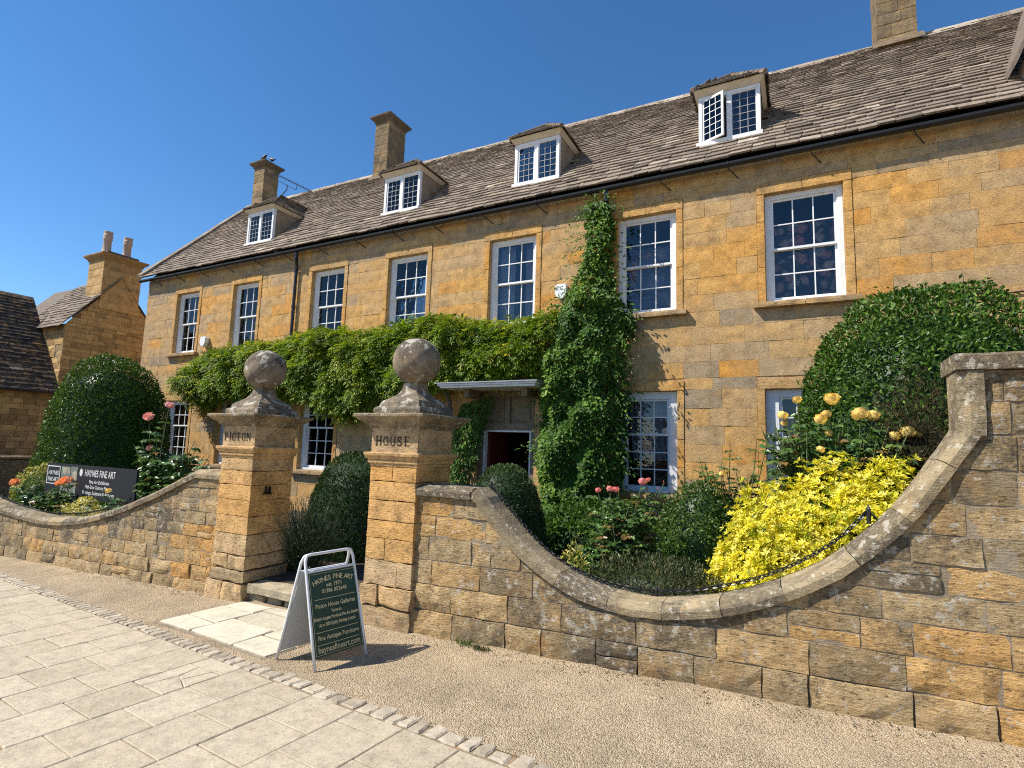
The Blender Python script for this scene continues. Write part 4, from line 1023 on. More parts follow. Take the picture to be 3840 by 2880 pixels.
# ---- chimneys
def chimney(x0, x1, y0, y1, z0, z1, cap=True, par=None, m=M_CHIM, tbase=.5):
    ch = MB(); ch.box(x0+.012, x1-.012, y0+.012, y1-.012, z0, z1-.05, .3, .4); c = ch.build('chimney', m, par or house)
    z = z0
    while z < z1 - .02:
        h = rnd.uniform(.24, .36); zt = min(z+h, z1)
        if z1-zt < .15: zt = z1
        n = rnd.choice((1, 2)); f = rnd.uniform(.35, .65)
        for a, b in ([(x0, x1)] if n == 1 else [(x0, x0+(x1-x0)*f), (x0+(x1-x0)*f, x1)]):
            rough_box(a+.002, b-.002, y0, y1, z+.003, zt-.003, 3, .006, .007, min(1, max(0, rnd.gauss(tbase, .2))), rnd.uniform(.2, .8), rnd.uniform(0, 50)).build('chimney_stone', m, c)
        z = zt
    if cap:
        cxm, cym = (x0+x1)/2, (y0+y1)/2; hx, hy = (x1-x0)/2, (y1-y0)/2; R = []
        for (o, z) in ((-.02, z1-.02), (.03, z1), (.035, z1+.05), (.09, z1+.09), (.14, z1+.15), (.15, z1+.19), (.14, z1+.205), (-.05, z1+.235)):
            R.append([(cxm-hx-o, cym-hy-o, z), (cxm+hx+o, cym-hy-o, z), (cxm+hx+o, cym+hy+o, z), (cxm-hx-o, cym+hy+o, z)])
        k = MB(); k.rings(R, t=.15, l=.9); k.build('chimney_cap', m, c)
    return c
chimney(-18.86, -18.25, 13.2, 13.87, 10.0, 12.36); chimney(-12.62, -12.02, 13.2, 14.08, 10.0, 12.62); c4 = chimney(1.72, 2.44, 13.2, 14.0, 9.9, 12.9)
for (x0, x1) in ((-18.86, -18.25), (-12.62, -12.02), (1.72, 2.44)):
    mb = MB(); z = E_Z + (13.2-E_Y)*1.066; mb.quad((x0-.08, 13.05, z-.10), (x1+.10, 13.05, z-.10), (x1+.10, 13.21, z+.12), (x0-.08, 13.21, z+.12), .9); mb.quad((x0-.08, 13.05, z-.10), (x0-.08, 13.21, z+.12), (x1+.10, 13.21, z+.12), (x1+.10, 13.05, z-.10), .9); mb.build('chimney_flashing', M_RENDER, house)

# ---- doorway with hood
mb = MB(); a, b, c, d = DOOR; yb = YH+.14
mb.box(a+.004, a+.12, yb-.03, yb+.14, 0.1, d-.004); mb.box(b-.13, b-.004, yb-.03, yb+.14, 0.1, d-.004); mb.box(a+.12, b-.13, yb-.03, yb+.14, d-.15, d-.004); mb.box(a+.12, b-.13, yb-.03, yb+.14, 2.07, 2.21)
mb.box((a+b)/2-.06, (a+b)/2+.05, yb-.02, yb+.13, 2.21, d-.15); df = mb.build('doorway', M_OAK, house)
for s in (0, 1):
    x0 = a+.12 if s == 0 else (a+b)/2+.05; x1 = (a+b)/2-.06 if s == 0 else b-.13
    mb = MB(); mb.box(x0, x1, yb+.03, yb+.06, 2.21, d-.15); mb.box(x0+.05, x1-.05, yb+.015, yb+.03, 2.26, d-.20); mb.build('carved_panel', M_OAK, df)
mb = MB(); mb.box(a+.12, a+.16, yb-.01, yb+.10, .1, 2.07); mb.box(b-.17, b-.13, yb-.01, yb+.10, .1, 2.07); mb.box(a+.16, b-.17, yb-.01, yb+.10, 2.03, 2.07); mb.build('door_lining', M_GWHITE, df)
mb = MB(); mb.box(a+.17, a+.22, yb+.1, yb+.95, .1, 2.03); mb.build('door', M_REDIN, df, label='dark red door standing open into the hall')
mb = MB()
mb.box(-6.58, -4.40, 9.22, YH-.02, 2.885, 2.925); mb.box(-6.62, -4.36, 9.18, YH-.02, 2.927, 2.965)
hood = mb.build('door_hood', M_WHITE, house)
mb = MB(); mb.add([(-6.66, 9.14, 2.968), (-4.32, 9.14, 2.968), (-4.32, YH-.02, 2.968), (-6.66, YH-.02, 2.968), (-6.66, 9.14, 2.99), (-4.32, 9.14, 2.99), (-4.32, YH-.02, 3.06), (-6.66, YH-.02, 3.06)], [(0,3,2,1),(4,5,6,7),(0,1,5,4),(1,2,6,5),(2,3,7,6),(3,0,4,7)])
mb.build('lead_covering', M_LEAD, hood)
for x in (-6.1, -4.75):
    mb = MB(); mb.box(x-.06, x+.06, 9.5, YH-.02, 2.72, 2.882); mb.build('hood_bracket', M_OAK, hood)

# ---- right-hand gable cutting into the roof at the picture's edge
gb = MB(); gx0, gx1, gyf = 3.14, 5.3, 10.02; gm = (gx0+gx1)/2
gb.add([(gx0, gyf, 6.9), (gx1, gyf, 6.9), (gx1, gyf, 7.75), (gm, gyf, 10.6), (gx0, gyf, 7.75), (gx0, 11.4, 6.9), (gx0, 11.4, 7.75)], [(0, 1, 2, 3, 4), (5, 0, 4, 6)], .5)
gable = gb.build('gable', plain('pink_render', (.50, .40, .33), .9, var=.12), house)
mb = MB(); d_ = Vector((gm-gx0, 0, 10.6-7.75)).normalized()
mb.add([(gx0-.16, gyf-.16, 7.58), (gm, gyf-.16, 10.72), (gm, 12.9, 10.72), (gx0-.16, 12.9, 7.58), (gx0-.16, gyf-.16, 7.70), (gm, gyf-.16, 10.86), (gm, 12.9, 10.86), (gx0-.16, 12.9, 7.70)], [(0,3,2,1),(4,5,6,7),(0,1,5,4),(3,0,4,7),(2,3,7,6)], .3, .4); mb.build('gable_roof', M_TILE, gable)

# ---- small things fixed to the house
def hexbox(name, x, y, z, w, h, dep, label, txt=None):
    th = thing(name, label, 'alarm box', (x, y, z-h/2))
    P = [(-.5, .35), (-.35, .5), (.35, .5), (.5, .35), (.5, -.15), (.2, -.5), (-.2, -.5), (-.5, -.15)]
    mb = MB(); A = [(x+p*w*.92, y-dep, z+q*h*.92) for p, q in P]; B = [(x+p*w, y-dep+.03, z+q*h) for p, q in P]; C = [(x+p*w, y, z+q*h) for p, q in P]; n = 8
    mb.add(A+B+C, [tuple(range(7, -1, -1))] + [(k, (k+1) % n, n+(k+1) % n, n+k) for k in range(n)] + [(n+k, n+(k+1) % n, 2*n+(k+1) % n, 2*n+k) for k in range(n)])
    mb.build('housing', M_WHITE, th)
    if txt:
        mb = MB(); add_text(mb, txt, .11, (x-.03, y-dep, z+.06), (1, 0, 0), (0, 0, 1), (0, -1, 0)); mb.build('lettering', M_LETTER, th)
hexbox('alarm_box', -15.78, 9.98, 4.58, .27, .30, .12, 'small white alarm box on the wall beside the leftmost upper window')
hexbox('alarm_box', -4.20, 9.98, 4.88, .26, .32, .09, 'white six-sided alarm box half covered by the creeper', 'G.C')
mb = MB(); mb.tube([(1.6, 9.975, 4.20), (2.0, 9.975, 4.17), (2.32, 9.97, 4.16), (2.6, 9.975, 4.12), (3.2, 9.975, 4.16), (4.5, 9.975, 4.2)], .012, 5)
mb.build('wall_cable', M_BLACK, kind='thing', label='thin dark cable running along the house wall above the big bush', cat='cable')
ae = thing('television_aerial', 'thin television aerial on the roof ridge beside the leftmost chimney', 'aerial', (-17.52, 13.4, 10.9))
mb = MB(); mb.tube([(-17.52, 13.4, 10.8), (-17.5, 13.4, 10.98), (-17.13, 13.4, 11.23), (-17.10, 13.4, 11.42)], .018, 6); mb.build('mast', M_AERIAL, ae)
mb = MB(); mb.tube([(-17.75, 13.4, 11.77), (-16.60, 13.4, 11.12), (-16.56, 13.4, 11.36)], .013, 6); mb.build('boom', M_AERIAL, ae)
mb = MB(); p0, p1 = Vector((-17.9, 13.4, 12.06)), Vector((-15.7, 13.4, 10.86)); mb.tube([p0, p1], .012, 5)
for k in range(22):
    p = p0.lerp(p1, k/21); mb.tube([p + Vector((0, -.12, -.02)), p + Vector((0, .12, .02))], .007, 4); mb.tube([p + Vector((-.03, 0, -.05)), p + Vector((.03, 0, .05))], .007, 4)
mb.build('director_array', M_AERIAL, ae)
def bird(x, y, z, face, label, s=1.0):
    th = thing('bird', label, 'bird', (x, y, z), 'black birds on the chimney')
    sp = [(-.19, .10, .008), (-.10, .105, .028), (-.03, .12, .058), (.05, .145, .062), (.10, .185, .042), (.13, .215, .036), (.155, .22, .026), (.185, .212, .008), (.205, .208, .003)]
    mb = MB(); R = []
    for (a, h, r) in sp: R.append([(x + face*a*s + face*.0, y + r*s*math.cos(2*math.pi*k/10), z + h*s + r*s*math.sin(2*math.pi*k/10)*1.05) for k in range(10)])
    mb.rings(R, captop=True, capbot=True); mb.build('body', M_BIRD, th, smooth=True)
    for q in (-.02, .02):
        mb = MB(); mb.tube([(x+face*.02*s, y+q*s, z+.09*s), (x+face*.015*s, y+q*s, z+.01), (x+face*.05*s, y+q*s, z+.004)], .006, 5); mb.build('leg', M_BIRD, th)
bird(-18.45, 13.25, 12.585, 1, 'black bird perched on the front edge of the leftmost chimney cap', 1.15)
bird(-18.18, 13.45, 12.582, -1, 'black bird on the chimney cap stooping behind the other bird', 1.1)

# ------------------------------------------------------------------ neighbouring cottage on the left
XC = -22.0
cot = thing('stone_cottage', 'small rubble stone cottage with shaded slate roof left of the house', 'cottage', (XC-2, 9.5, 0))
gY0, gYr, gY1 = 8.95, 10.5, 12.05; gE, gR = 5.42, 7.35
def gtop(y): return gE + (gR-gE)*(1-abs(y-gYr)/(gYr-gY0))
mb = MB()
mb.add([(XC-.02, gY0+.012, -.6), (XC-.02, gY1, -.6), (XC-.02, gY1, gE), (XC-.02, gYr, gR), (XC-.02, gY0+.012, gE)], [(0, 1, 2, 3, 4)], .4)
mb.quad((XC-5, gY0+.012, -.6), (XC-.02, gY0+.012, -.6), (XC-.02, gY0+.012, gE), (XC-5, gY0+.012, gE), .4)
mb.quad((XC-.08, 2.0, -.6), (XC-.08, gY0, -.6), (XC-.08, gY0, 3.25), (XC-.08, 2.0, 3.25), .4)
cw = mb.build('wall', M_MORT, cot)
def rubble(u0, u1, z0, ztop, mp, hmin, hmax, wmin, wmax, m, par, vis=None):
    z = z0
    while z < max(ztop(u) for u in np.linspace(u0, u1, 9)) - .02:
        h = rnd.uniform(hmin, hmax); u = u0 - rnd.uniform(0, .1)
        while u < u1:
            w = rnd.uniform(wmin, wmax); a, b = max(u, u0), min(u+w, u1); u += w
            if b-a < .03: continue
            if min(z, 99) > max(ztop(a), ztop(b), ztop((a+b)/2)) - .02: continue
            mb = MB()
            if col_stone(mb, a, b, lambda q: z, lambda q: min(z+h, ztop(q)), .03, mp, gap=.006, nu=2, nv=2, rough=.012, pil=.006, t=rnd.random(), l=rnd.uniform(0, .5), proud=rnd.uniform(-.008, .012), sd=rnd.uniform(0, 60)): mb.build('rubble_stone', m, par)
        z += h
rubble(gY0+.01, gY1, 1.2, gtop, lambda u, w, z: (XC+w, u, z), .12, .21, .28, .62, M_COT, cw)
rubble(XC-2.4, XC+.0, 3.0, lambda u: gE-.02, lambda u, w, z: (u, gY0-w, z), .12, .22, .25, .5, M_COT, cw)
rubble(5.6, gY0-.02, 0.3, lambda u: 3.2, lambda u, w, z: (XC-.06+w, u, z), .13, .22, .3, .6, M_COT, cw)
# cross-wing roof (front slope) and main roof facing the house
mb = MB(); mb.add([(XC-5, gY0-.15, gE-.1), (XC+.03, gY0-.15, gE-.1), (XC+.03, gYr, gR+.08), (XC-5, gYr, gR+.08), (XC+.03, gY1+.15, gE-.1), (XC-5, gY1+.15, gE-.1)], [(0, 1, 2, 3), (3, 2, 4, 5)], .2)
cr = mb.build('roof', M_TILE, cot)
Ls = math.hypot(gYr-gY0+.15, gR+.18-gE); vy, vz = (gYr-gY0+.15)/Ls, (gR+.18-gE)/Ls
lay_tiles(cr, cr, lambda u, s, h: (XC-3.2+u, gY0-.15+vy*s-vz*h, gE-.1+vz*s+vy*h), 3.28, Ls, .20, .13, .30, .22, lambda u, s: True, 120, tb=.45)
SLM = 4.3; ms = .62; mz = math.sqrt(1-ms*ms)
mb = MB(); mb.quad((XC+.18, 1.5, 3.08), (XC+.18, gY0-.01, 3.08), (XC+.18-ms*SLM, gY0-.01, 3.08+mz*SLM), (XC+.18-ms*SLM, 1.5, 3.08+mz*SLM), .05)
mr = mb.build('main_roof', M_TILE, cot)
M_TILED = stone_mat('shaded_slate', [(0, (.040, .034, .030)), (.5, (.070, .058, .048)), (.9, (.11, .09, .07)), (1, (.3, .27, .2))], dark=.4, white=.3, bump=.5, sc=1.5, darkc=(.03, .028, .025))  # darker slate copy: the shade on this slope is put into the colour
lay_tiles(mr, mr, lambda u, s, h: (XC+.18-ms*s+mz*h, 4.4+u, 3.08+mz*s+ms*h), gY0-4.42, SLM, .20, .14, .30, .24, lambda u, s: True, 200, m=M_TILED, tb=.4)
mb = MB(); mb.tube([(XC+.24, 2, 3.05), (XC+.24, gY0+.05, 3.03), (XC+.2, gY0+.08, 2.85), (XC+.1, gY0+.12, 2.7)], .05, 8); mb.build('gutter', M_BLACK, cot)
cc = chimney(XC-1.05, XC+.02, 9.86, 11.15, 6.2, 8.02, par=cot, m=M_COT, tbase=.6)
mb = MB(); mb.box(XC-.95, XC-.08, 9.97, 11.04, 8.25, 8.36, .2, .8); mb.build('chimney_top_slab', M_CHIM, cc)
for y in (10.12, 10.80):
    mb = MB(); R = []
    for (r, z) in ((.17, 8.36), (.15, 8.40), (.135, 8.5), (.125, 8.85), (.15, 8.88), (.15, 8.92), (.135, 8.94), (.15, 8.98), (.155, 9.02), (.135, 9.04), (.14, 9.14), (.155, 9.17), (.13, 9.17), (.12, 9.0)):
        R.append([(XC-.5+r*math.cos(2*math.pi*k/16), y+r*math.sin(2*math.pi*k/16), z) for k in range(16)])
    mb.rings(R, captop=True); mb.build('chimney_pot', M_TERRA, cc, smooth=True)
bw = thing('boundary_wall', 'low stone boundary wall with pale coping below the cottage', 'wall', (-20.0, 7, 0))
rough_box(-20.3, -20.0, 4.9, 9.2, -.5, .93, 5, .02, .02, .3, .8, 3).build('wall_body', M_WALL, bw)
for i in range(6): rough_box(-20.36, -19.94, 4.9+i*.72, 4.9+(i+1)*.72-.006, .93, 1.01, 3, .006, .01, rnd.uniform(.5, .9), .4, i).build('coping_stone', M_COPE, bw)

# ------------------------------------------------------------------ foliage tools
def unit(a): return a / np.maximum(1e-9, np.linalg.norm(a, axis=-1, keepdims=True))
def leaf_cards(P, D, Nn, L, Wd, fold=0.18, hexa=False, curl=0.0):
    """P base points, D leaf axis, Nn leaf normal -> V, F (quads split along the midrib)"""
    D = unit(D); S = unit(np.cross(D, Nn)); N2 = np.cross(S, D); L = np.asarray(L)[:, None]; Wd = np.asarray(Wd)[:, None]; n = len(P)
    if not hexa:
        V = np.stack([P, P + D*L*.45 + S*Wd*.5 + N2*Wd*fold, P + D*L - N2*L*curl, P + D*L*.45 - S*Wd*.5 + N2*Wd*fold], 1)
        F = np.array([(0, 1, 2), (0, 2, 3)])[None] + 4*np.arange(n)[:, None, None]; return V.reshape(-1, 3), F.reshape(-1, 3), 2
    V = np.stack([P, P + D*L*.30 + S*Wd*.45 + N2*Wd*fold, P + D*L*.68 + S*Wd*.38 + N2*(Wd*fold - L*curl*.4), P + D*L - N2*L*curl, P + D*L*.68 - S*Wd*.38 + N2*(Wd*fold - L*curl*.4), P + D*L*.30 - S*Wd*.45 + N2*Wd*fold], 1)
    F = np.array([(0, 1, 2, 3), (0, 3, 4, 5)])[None] + 6*np.arange(n)[:, None, None]; return V.reshape(-1, 3), F.reshape(-1, 4), 2
def vnoise(P, f, sd=0.0):
    return np.array([noise.noise(Vector((p[0]*f+sd, p[1]*f+sd*.7, p[2]*f-sd))) for p in P])
def dome_pts(n, c, rx, ry, z0, z1, e=2.4, lump=.06, sd=0.0, deep=.0, e2=2.0):
    """points over a clipped bush: superellipse in elevation, roughly vertical sides, rounded top"""
    a = nrg.uniform(0, 2*np.pi, n); el = nrg.uniform(0, 1, n); ph = np.arcsin(el)       # uniform-ish over the dome
    k = nrg.random(n) < .35; ph[k] = nrg.uniform(0, .9, k.sum())
    cph, sph = np.cos(ph), np.sin(ph)
    r = (np.abs(cph)**e + np.abs(sph)**e)**(-1/e)
    U = np.stack([cph*np.cos(a)*r, cph*np.sin(a)*r, sph*r], 1)
    Q = U * np.array([rx, ry, z1-z0])
    lm = 1 + lump*vnoise(Q, 1.6/max(rx, .4), sd) + lump*.5*vnoise(Q, 5/max(rx, .4), sd+3)
    dp = 1 - deep*nrg.random(n)**2
    P = Q*(lm*dp)[:, None] + np.array([c[0], c[1], z0])
    N = unit(np.sign(U)*np.abs(U)**(e-1)/np.array([rx, ry, z1-z0])); return P, N
def bush(name, label, cat, mat_, c, rx, ry, z0, z1, n, L, Wd, e=2.4, lump=.06, tint=(.5, .22), out=.5, up=.25, deep=.12, hexa=False, trunk=True, sd=None, group=None, fold=.18, core=.90, stray=0, cup=0.0):
    sd = rnd.uniform(0, 50) if sd is None else sd
    th = thing(name, label, cat, (c[0], c[1], gardz(c[0])), group)
    P, N = dome_pts(n, c, rx, ry, z0, z1, e, lump, sd, deep)
    R = unit(nrg.normal(size=(n, 3))); D = unit(N*out + R*.75 + np.array([0, 0, up])); Nl = unit(N*.9 + nrg.normal(size=(n, 3))*.45)
    Ls = L*nrg.uniform(.7, 1.3, n); Ws = Wd*nrg.uniform(.75, 1.25, n)
    if stray:
        m = nrg.random(n) < stray; P[m] += N[m]*nrg.uniform(.01, .07, (m.sum(), 1)) + np.array([0, 0, .02])
    V, F, q = leaf_cards(P - D*(Ls*.35)[:, None], D, Nl, Ls, Ws, fold, hexa, .08)
    T = np.clip(nrg.normal(tint[0], tint[1], n) + .30*vnoise(P, 2.2, sd+9) + .15*vnoise(P, 6.0, sd+2), 0, 1)
    fo = np_obj('foliage', V, F, np.repeat(T, q), mat_, th, kind='stuff')
    # solid shell in the darkest leaf tone that closes the bush
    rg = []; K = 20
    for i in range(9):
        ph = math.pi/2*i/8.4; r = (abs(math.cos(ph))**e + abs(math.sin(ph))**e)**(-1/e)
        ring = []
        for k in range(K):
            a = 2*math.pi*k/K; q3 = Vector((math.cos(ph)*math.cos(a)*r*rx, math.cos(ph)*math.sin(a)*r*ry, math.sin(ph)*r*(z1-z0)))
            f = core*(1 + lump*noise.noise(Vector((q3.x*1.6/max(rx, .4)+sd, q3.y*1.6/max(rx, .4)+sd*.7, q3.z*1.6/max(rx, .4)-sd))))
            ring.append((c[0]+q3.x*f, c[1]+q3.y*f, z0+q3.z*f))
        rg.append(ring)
    mb = MB(); mb.rings(rg, t=.08, captop=True); mb.build('dark_core', mat_, th)
    if trunk:
        mb = MB(); mb.tube([(c[0], c[1], gardz(c[0])-.05), (c[0]+.02, c[1], z0+.1)], [.06, .045], 7); mb.build('stem', M_BARK, th)
    return th

# ---- clipped bushes and shrubs
bush('clipped_bush', 'tall dark clipped evergreen bush beside the house corner, left of the gate', 'bush', G_BAY, (-15.2, 7.35), 1.42, 1.35, 0.05, 3.66, 28000, .074, .033, e=2.6, lump=.05, tint=(.42, .24), stray=.08)
bush('clipped_bush', 'large glossy clipped evergreen bush behind the tall wall pier on the right', 'bush', G_BAY, (1.27, 7.35), 1.42, 1.05, 0.3, 3.60, 38000, .060, .028, e=2.7, lump=.035, tint=(.46, .25), stray=.06, sd=4)
bush('yew_topiary', 'rounded dark yew cone standing just inside the gate', 'topiary', G_YEW, (-5.70, 6.15), .80, .7, 0.0, 1.56, 30000, .042, .014, e=2.7, lump=.03, tint=(.5, .25), out=.9, core=.95, sd=8)
bush('yew_topiary', 'smooth clipped yew dome between right gate pillar and front door', 'topiary', G_YEW, (-3.33, 6.2), .56, .56, 0.1, 1.49, 22000, .034, .012, e=2.3, lump=.02, tint=(.55, .25), out=.9, core=.95, sd=12)
bush('box_bush', 'bright green box bush beneath the lower right window', 'bush', G_BOX, (-0.98, 6.25), .47, .42, 0.3, 1.37, 9000, .036, .018, e=2.6, lump=.07, tint=(.55, .24), stray=.1)
gs = thing('golden_shrub', 'mound of bright golden yellow leaves filling the wall sweep', 'shrub', (0.19, 5.62, gardz(.19)))
lobes = [((-.12, 5.55), .62, .55, .30, 1.42), ((.22, 5.62), .62, .60, .3, 1.66), ((.62, 5.72), .50, .50, .4, 1.74), ((.05, 5.25), .50, .32, .3, 1.18), ((.5, 5.3), .42, .32, .5, 1.45)]
Pg, Ng = [], []
for li, (c, rx, ry, z0, z1) in enumerate(lobes):
    P, N = dome_pts(3600, c, rx, ry, z0, z1, 2.0, .16, li*7.3, .22); keep = np.ones(len(P), bool)
    for lj, (c2, rx2, ry2, z02, z12) in enumerate(lobes):
        if lj != li: keep &= (((P[:, 0]-c2[0])/rx2)**2 + ((P[:, 1]-c2[1])/ry2)**2 + ((P[:, 2]-z02)/(z12-z02))**2) > .72
    Pg.append(P[keep]); Ng.append(N[keep])
    rg = []
    for i in range(8):
        ph = math.pi/2*i/7.4; rg.append([(c[0]+math.cos(ph)*math.cos(2*math.pi*k/14)*rx*.80, c[1]+math.cos(ph)*math.sin(2*math.pi*k/14)*ry*.80, z0+math.sin(ph)*(z1-z0)*.80) for k in range(14)])
    mb = MB(); mb.rings(rg, t=0.0, captop=True); mb.build('dark_core', G_BOX, gs)  # solid core in the darkest green fills each lobe
P = np.vstack(Pg); N = np.vstack(Ng); n = len(P); sh = nrg.random(n) < .10; P[sh] += N[sh]*nrg.uniform(.02, .09, (sh.sum(), 1)) + np.array([0, 0, .03])
ax = unit(N + np.array([0, 0, .5]) + nrg.normal(size=(n, 3))*.35); e1 = unit(np.cross(ax, nrg.normal(size=(n, 3)))); e2 = np.cross(ax, e1)
Vs, Fs, Ts = [], [], []; off = 0; tw = np.clip(nrg.normal(.55, .26, n) + .2*vnoise(P, 2.5, 3), 0, 1); sz = nrg.uniform(.65, 1.25, n)
for k in range(7):
    a = 2*np.pi*k/7 + nrg.uniform(-.35, .35, n); out_ = nrg.uniform(.25, 1.0, n); rad = e1*np.cos(a)[:, None] + e2*np.sin(a)[:, None]
    D = unit(rad*out_[:, None] + ax*nrg.uniform(.15, .7, n)[:, None]); Nl = unit(ax - D*np.sum(ax*D, 1, keepdims=True) + nrg.normal(size=(n, 3))*.2)
    V, F, q = leaf_cards(P + D*.006, D, Nl, .038*sz*nrg.uniform(.8, 1.2, n), .0165*sz, .10, True, .12)
    Vs.append(V); Fs.append(F+off); off += len(V); Ts.append(np.repeat(np.clip(tw + nrg.normal(0, .10, n), 0, 1), q))
np_obj('foliage', np.vstack(Vs), np.vstack(Fs), np.concatenate(Ts), G_GOLD, gs, kind='stuff')
bush('low_shrub', 'low wiry grey-green shrub just behind the lowest part of the coping', 'shrub', G_HEBE, (-1.18, 5.02), .66, .36, 0.25, 0.82, 9000, .040, .010, e=2.2, lump=.16, tint=(.5, .25), out=.7, up=.5, deep=.3, core=.72)
bush('bronze_shrub', 'dark bronze-brown conifer shrub against the big right bush', 'shrub', G_BROWN, (0.98, 6.0), .46, .36, 0.4, 2.50, 9000, .065, .008, e=2.0, lump=.22, tint=(.5, .27), out=.8, up=.55, deep=.35, core=.80)
bush('variegated_shrub', 'small cream and yellow leaved plant at the foot of the creeper', 'plant', G_VARIEG, (-1.93, 5.0), .20, .17, 0.3, .88, 420, .06, .022, e=1.8, lump=.3, tint=(.62, .3), up=.5, deep=.4, core=.45)
bush('variegated_shrub', 'yellow-edged shrub at far left behind the coping', 'shrub', G_VARIEG, (-13.6, 5.45), .80, .40, 0.0, 1.04, 4600, .055, .022, e=2.1, lump=.2, tint=(.55, .3), core=.8)
bush('green_shrub', 'rounded fresh green shrub at far left of the border', 'shrub', G_BOX, (-12.7, 5.05), .55, .36, 0.0, .84, 6000, .042, .014, e=2.2, lump=.16, tint=(.7, .22), core=.8)
bush('yellow_groundcover', 'low pale yellow flowering clump below the dark notice board', 'plant', G_VARIEG, (-10.35, 4.76), 1.0, .17, 0.05, .64, 3600, .040, .024, e=2.2, lump=.25, tint=(.8, .18), core=.8, trunk=False)
bush('evergreen_shrub', 'dark leafy evergreen shrub growing at the creeper foot', 'shrub', G_CREEP, (-2.55, 7.6), 1.0, .8, 0.1, 1.05, 5200, .075, .04, e=2.2, lump=.2, tint=(.35, .2), hexa=True, core=.8)
bush('evergreen_shrub', 'dark evergreen shrub behind the coral roses', 'shrub', G_BAY, (-1.75, 6.35), .62, .45, 0.1, .92, 4200, .06, .028, e=2.2, lump=.2, tint=(.35, .2), core=.8)
bush('evergreen_shrub', 'dark evergreen shrub behind the notice board', 'shrub', G_BAY, (-10.6, 5.9), 1.6, .5, -.1, .85, 7000, .075, .034, e=2.4, lump=.18, tint=(.35, .2), core=.8)
bush('green_shrub', 'small leafy plant between the step and the right gate pillar', 'plant', G_BOX, (-4.10, 4.95), .16, .14, 0.12, .52, 700, .05, .014, e=1.8, lump=.3, tint=(.75, .2), up=.6, core=.6, trunk=False)

# ---- climbers on the house front
def in_poly(P, poly):
    x, z = P[:, 0], P[:, 1]; ins = np.zeros(len(P), bool); j = len(poly)-1
    for i in range(len(poly)):
        xi, zi = poly[i]; xj, zj = poly[j]
        c = ((zi > z) != (zj > z)) & (x < (xj-xi)*(z-zi)/(zj-zi+1e-12)+xi); ins ^= c; j = i
    return ins
def edge_dist(P, poly):
    d = np.full(len(P), 9.0); n = len(poly)
    for i in range(n):
        a, b = np.array(poly[i]), np.array(poly[(i+1) % n]); ab = b-a
        t = np.clip(((P-a) @ ab)/(ab @ ab), 0, 1); d = np.minimum(d, np.linalg.norm(P - a - t[:, None]*ab, axis=1))
    return d
def fill(poly, n):
    lo, hi = np.min(poly, 0), np.max(poly, 0); out = np.zeros((0, 2))
    while len(out) < n:
        Q = nrg.uniform(lo, hi, (n*2, 2)); out = np.vstack([out, Q[in_poly(Q, poly)]])
    return out[:n]
WIST = [(-16.36, 3.72), (-15.69, 4.03), (-14.87, 4.28), (-13.66, 4.34), (-12.53, 4.34), (-11.16, 4.56), (-10.19, 4.55), (-9.27, 4.39), (-8.3, 4.51), (-7.39, 4.67), (-6.64, 4.56), (-6.17, 4.43), (-5.49, 4.35), (-5.07, 4.34), (-4.56, 4.41), (-4.07, 4.52), (-3.91, 4.06), (-4.23, 3.36), (-4.42, 3.12), (-5.44, 3.10), (-6.67, 3.04), (-7.52, 2.85), (-8.16, 2.69), (-8.69, 2.63), (-9.1, 2.46), (-9.59, 2.24), (-9.97, 2.37), (-10.62, 2.61), (-11.13, 2.87), (-11.8, 2.79), (-12.71, 2.96), (-13.43, 2.76), (-14.04, 2.92), (-14.64, 2.8), (-15.12, 2.55), (-15.82, 2.82), (-16.18, 3.23)]
CREEP = [(-3.65, 6.55), (-3.39, 6.60), (-3.13, 6.48), (-3.05, 5.96), (-3.13, 5.26), (-3.02, 4.71), (-2.78, 4.29), (-2.6, 4.06), (-2.78, 3.74), (-2.86, 3.15), (-2.77, 2.48), (-2.84, 1.82), (-2.86, 1.26), (-3.05, 0.7), (-3.3, 0.1), (-4.3, 0.05), (-4.40, 0.58), (-4.5, 1.08), (-4.57, 1.6), (-4.46, 2.31), (-4.57, 2.85), (-4.43, 3.57), (-4.2, 4.2), (-4.06, 4.64), (-3.79, 5.16), (-3.61, 5.69)]
CREEP2 = [(-6.47, 2.62), (-5.63, 2.80), (-5.78, 2.33), (-5.98, 1.75), (-6.05, 1.27), (-6.42, 0.4), (-6.7, 0.4), (-6.62, 1.74)]
def climber_surface(poly, n, thick, sd, back=YH-.02, k=.35, lumps=.5):
    Q = fill(poly, n); d = edge_dist(Q, poly)
    P3 = np.stack([Q[:, 0], np.zeros(n), Q[:, 1]], 1)
    b = np.clip(d/k, 0, 1)**.5 * (1 - lumps*.5 + lumps*(vnoise(P3, 1.5, sd) + .6*vnoise(P3, 3.8, sd+5)))
    y = back - .05 - thick*np.clip(b, .08, 1.4)
    P3[:, 1] = y
    return P3, d
wis = thing('wisteria', 'broad wisteria with drooping light green leaflets spread across the house front', 'climbing plant', (-10.4, 9.9, 0.0))
n = 6400; P, d = climber_surface(WIST, n, .62, 3.0)
P[:, 1] += np.where(nrg.random(n) < .3, nrg.uniform(0, .3, n), 0)
ax = unit(np.stack([nrg.normal(0, .55, n), -np.abs(nrg.normal(.55, .3, n)), nrg.normal(-.30, .38, n)], 1))
top = (P[:, 2] > 3.9) | (nrg.random(n) < .2); ax[top] = unit(ax[top] + np.array([0, -.1, .35]))
Lr = nrg.uniform(.16, .30, n); rows_ = 5; Vs, Fs, Ts = [], [], []; off = 0
tb = np.clip(nrg.normal(.52, .18, n) + .20*vnoise(P, 1.1, 2.0) + np.where(d < .12, .14, 0) + np.where(nrg.random(n) < .06, .35, 0), 0, 1)
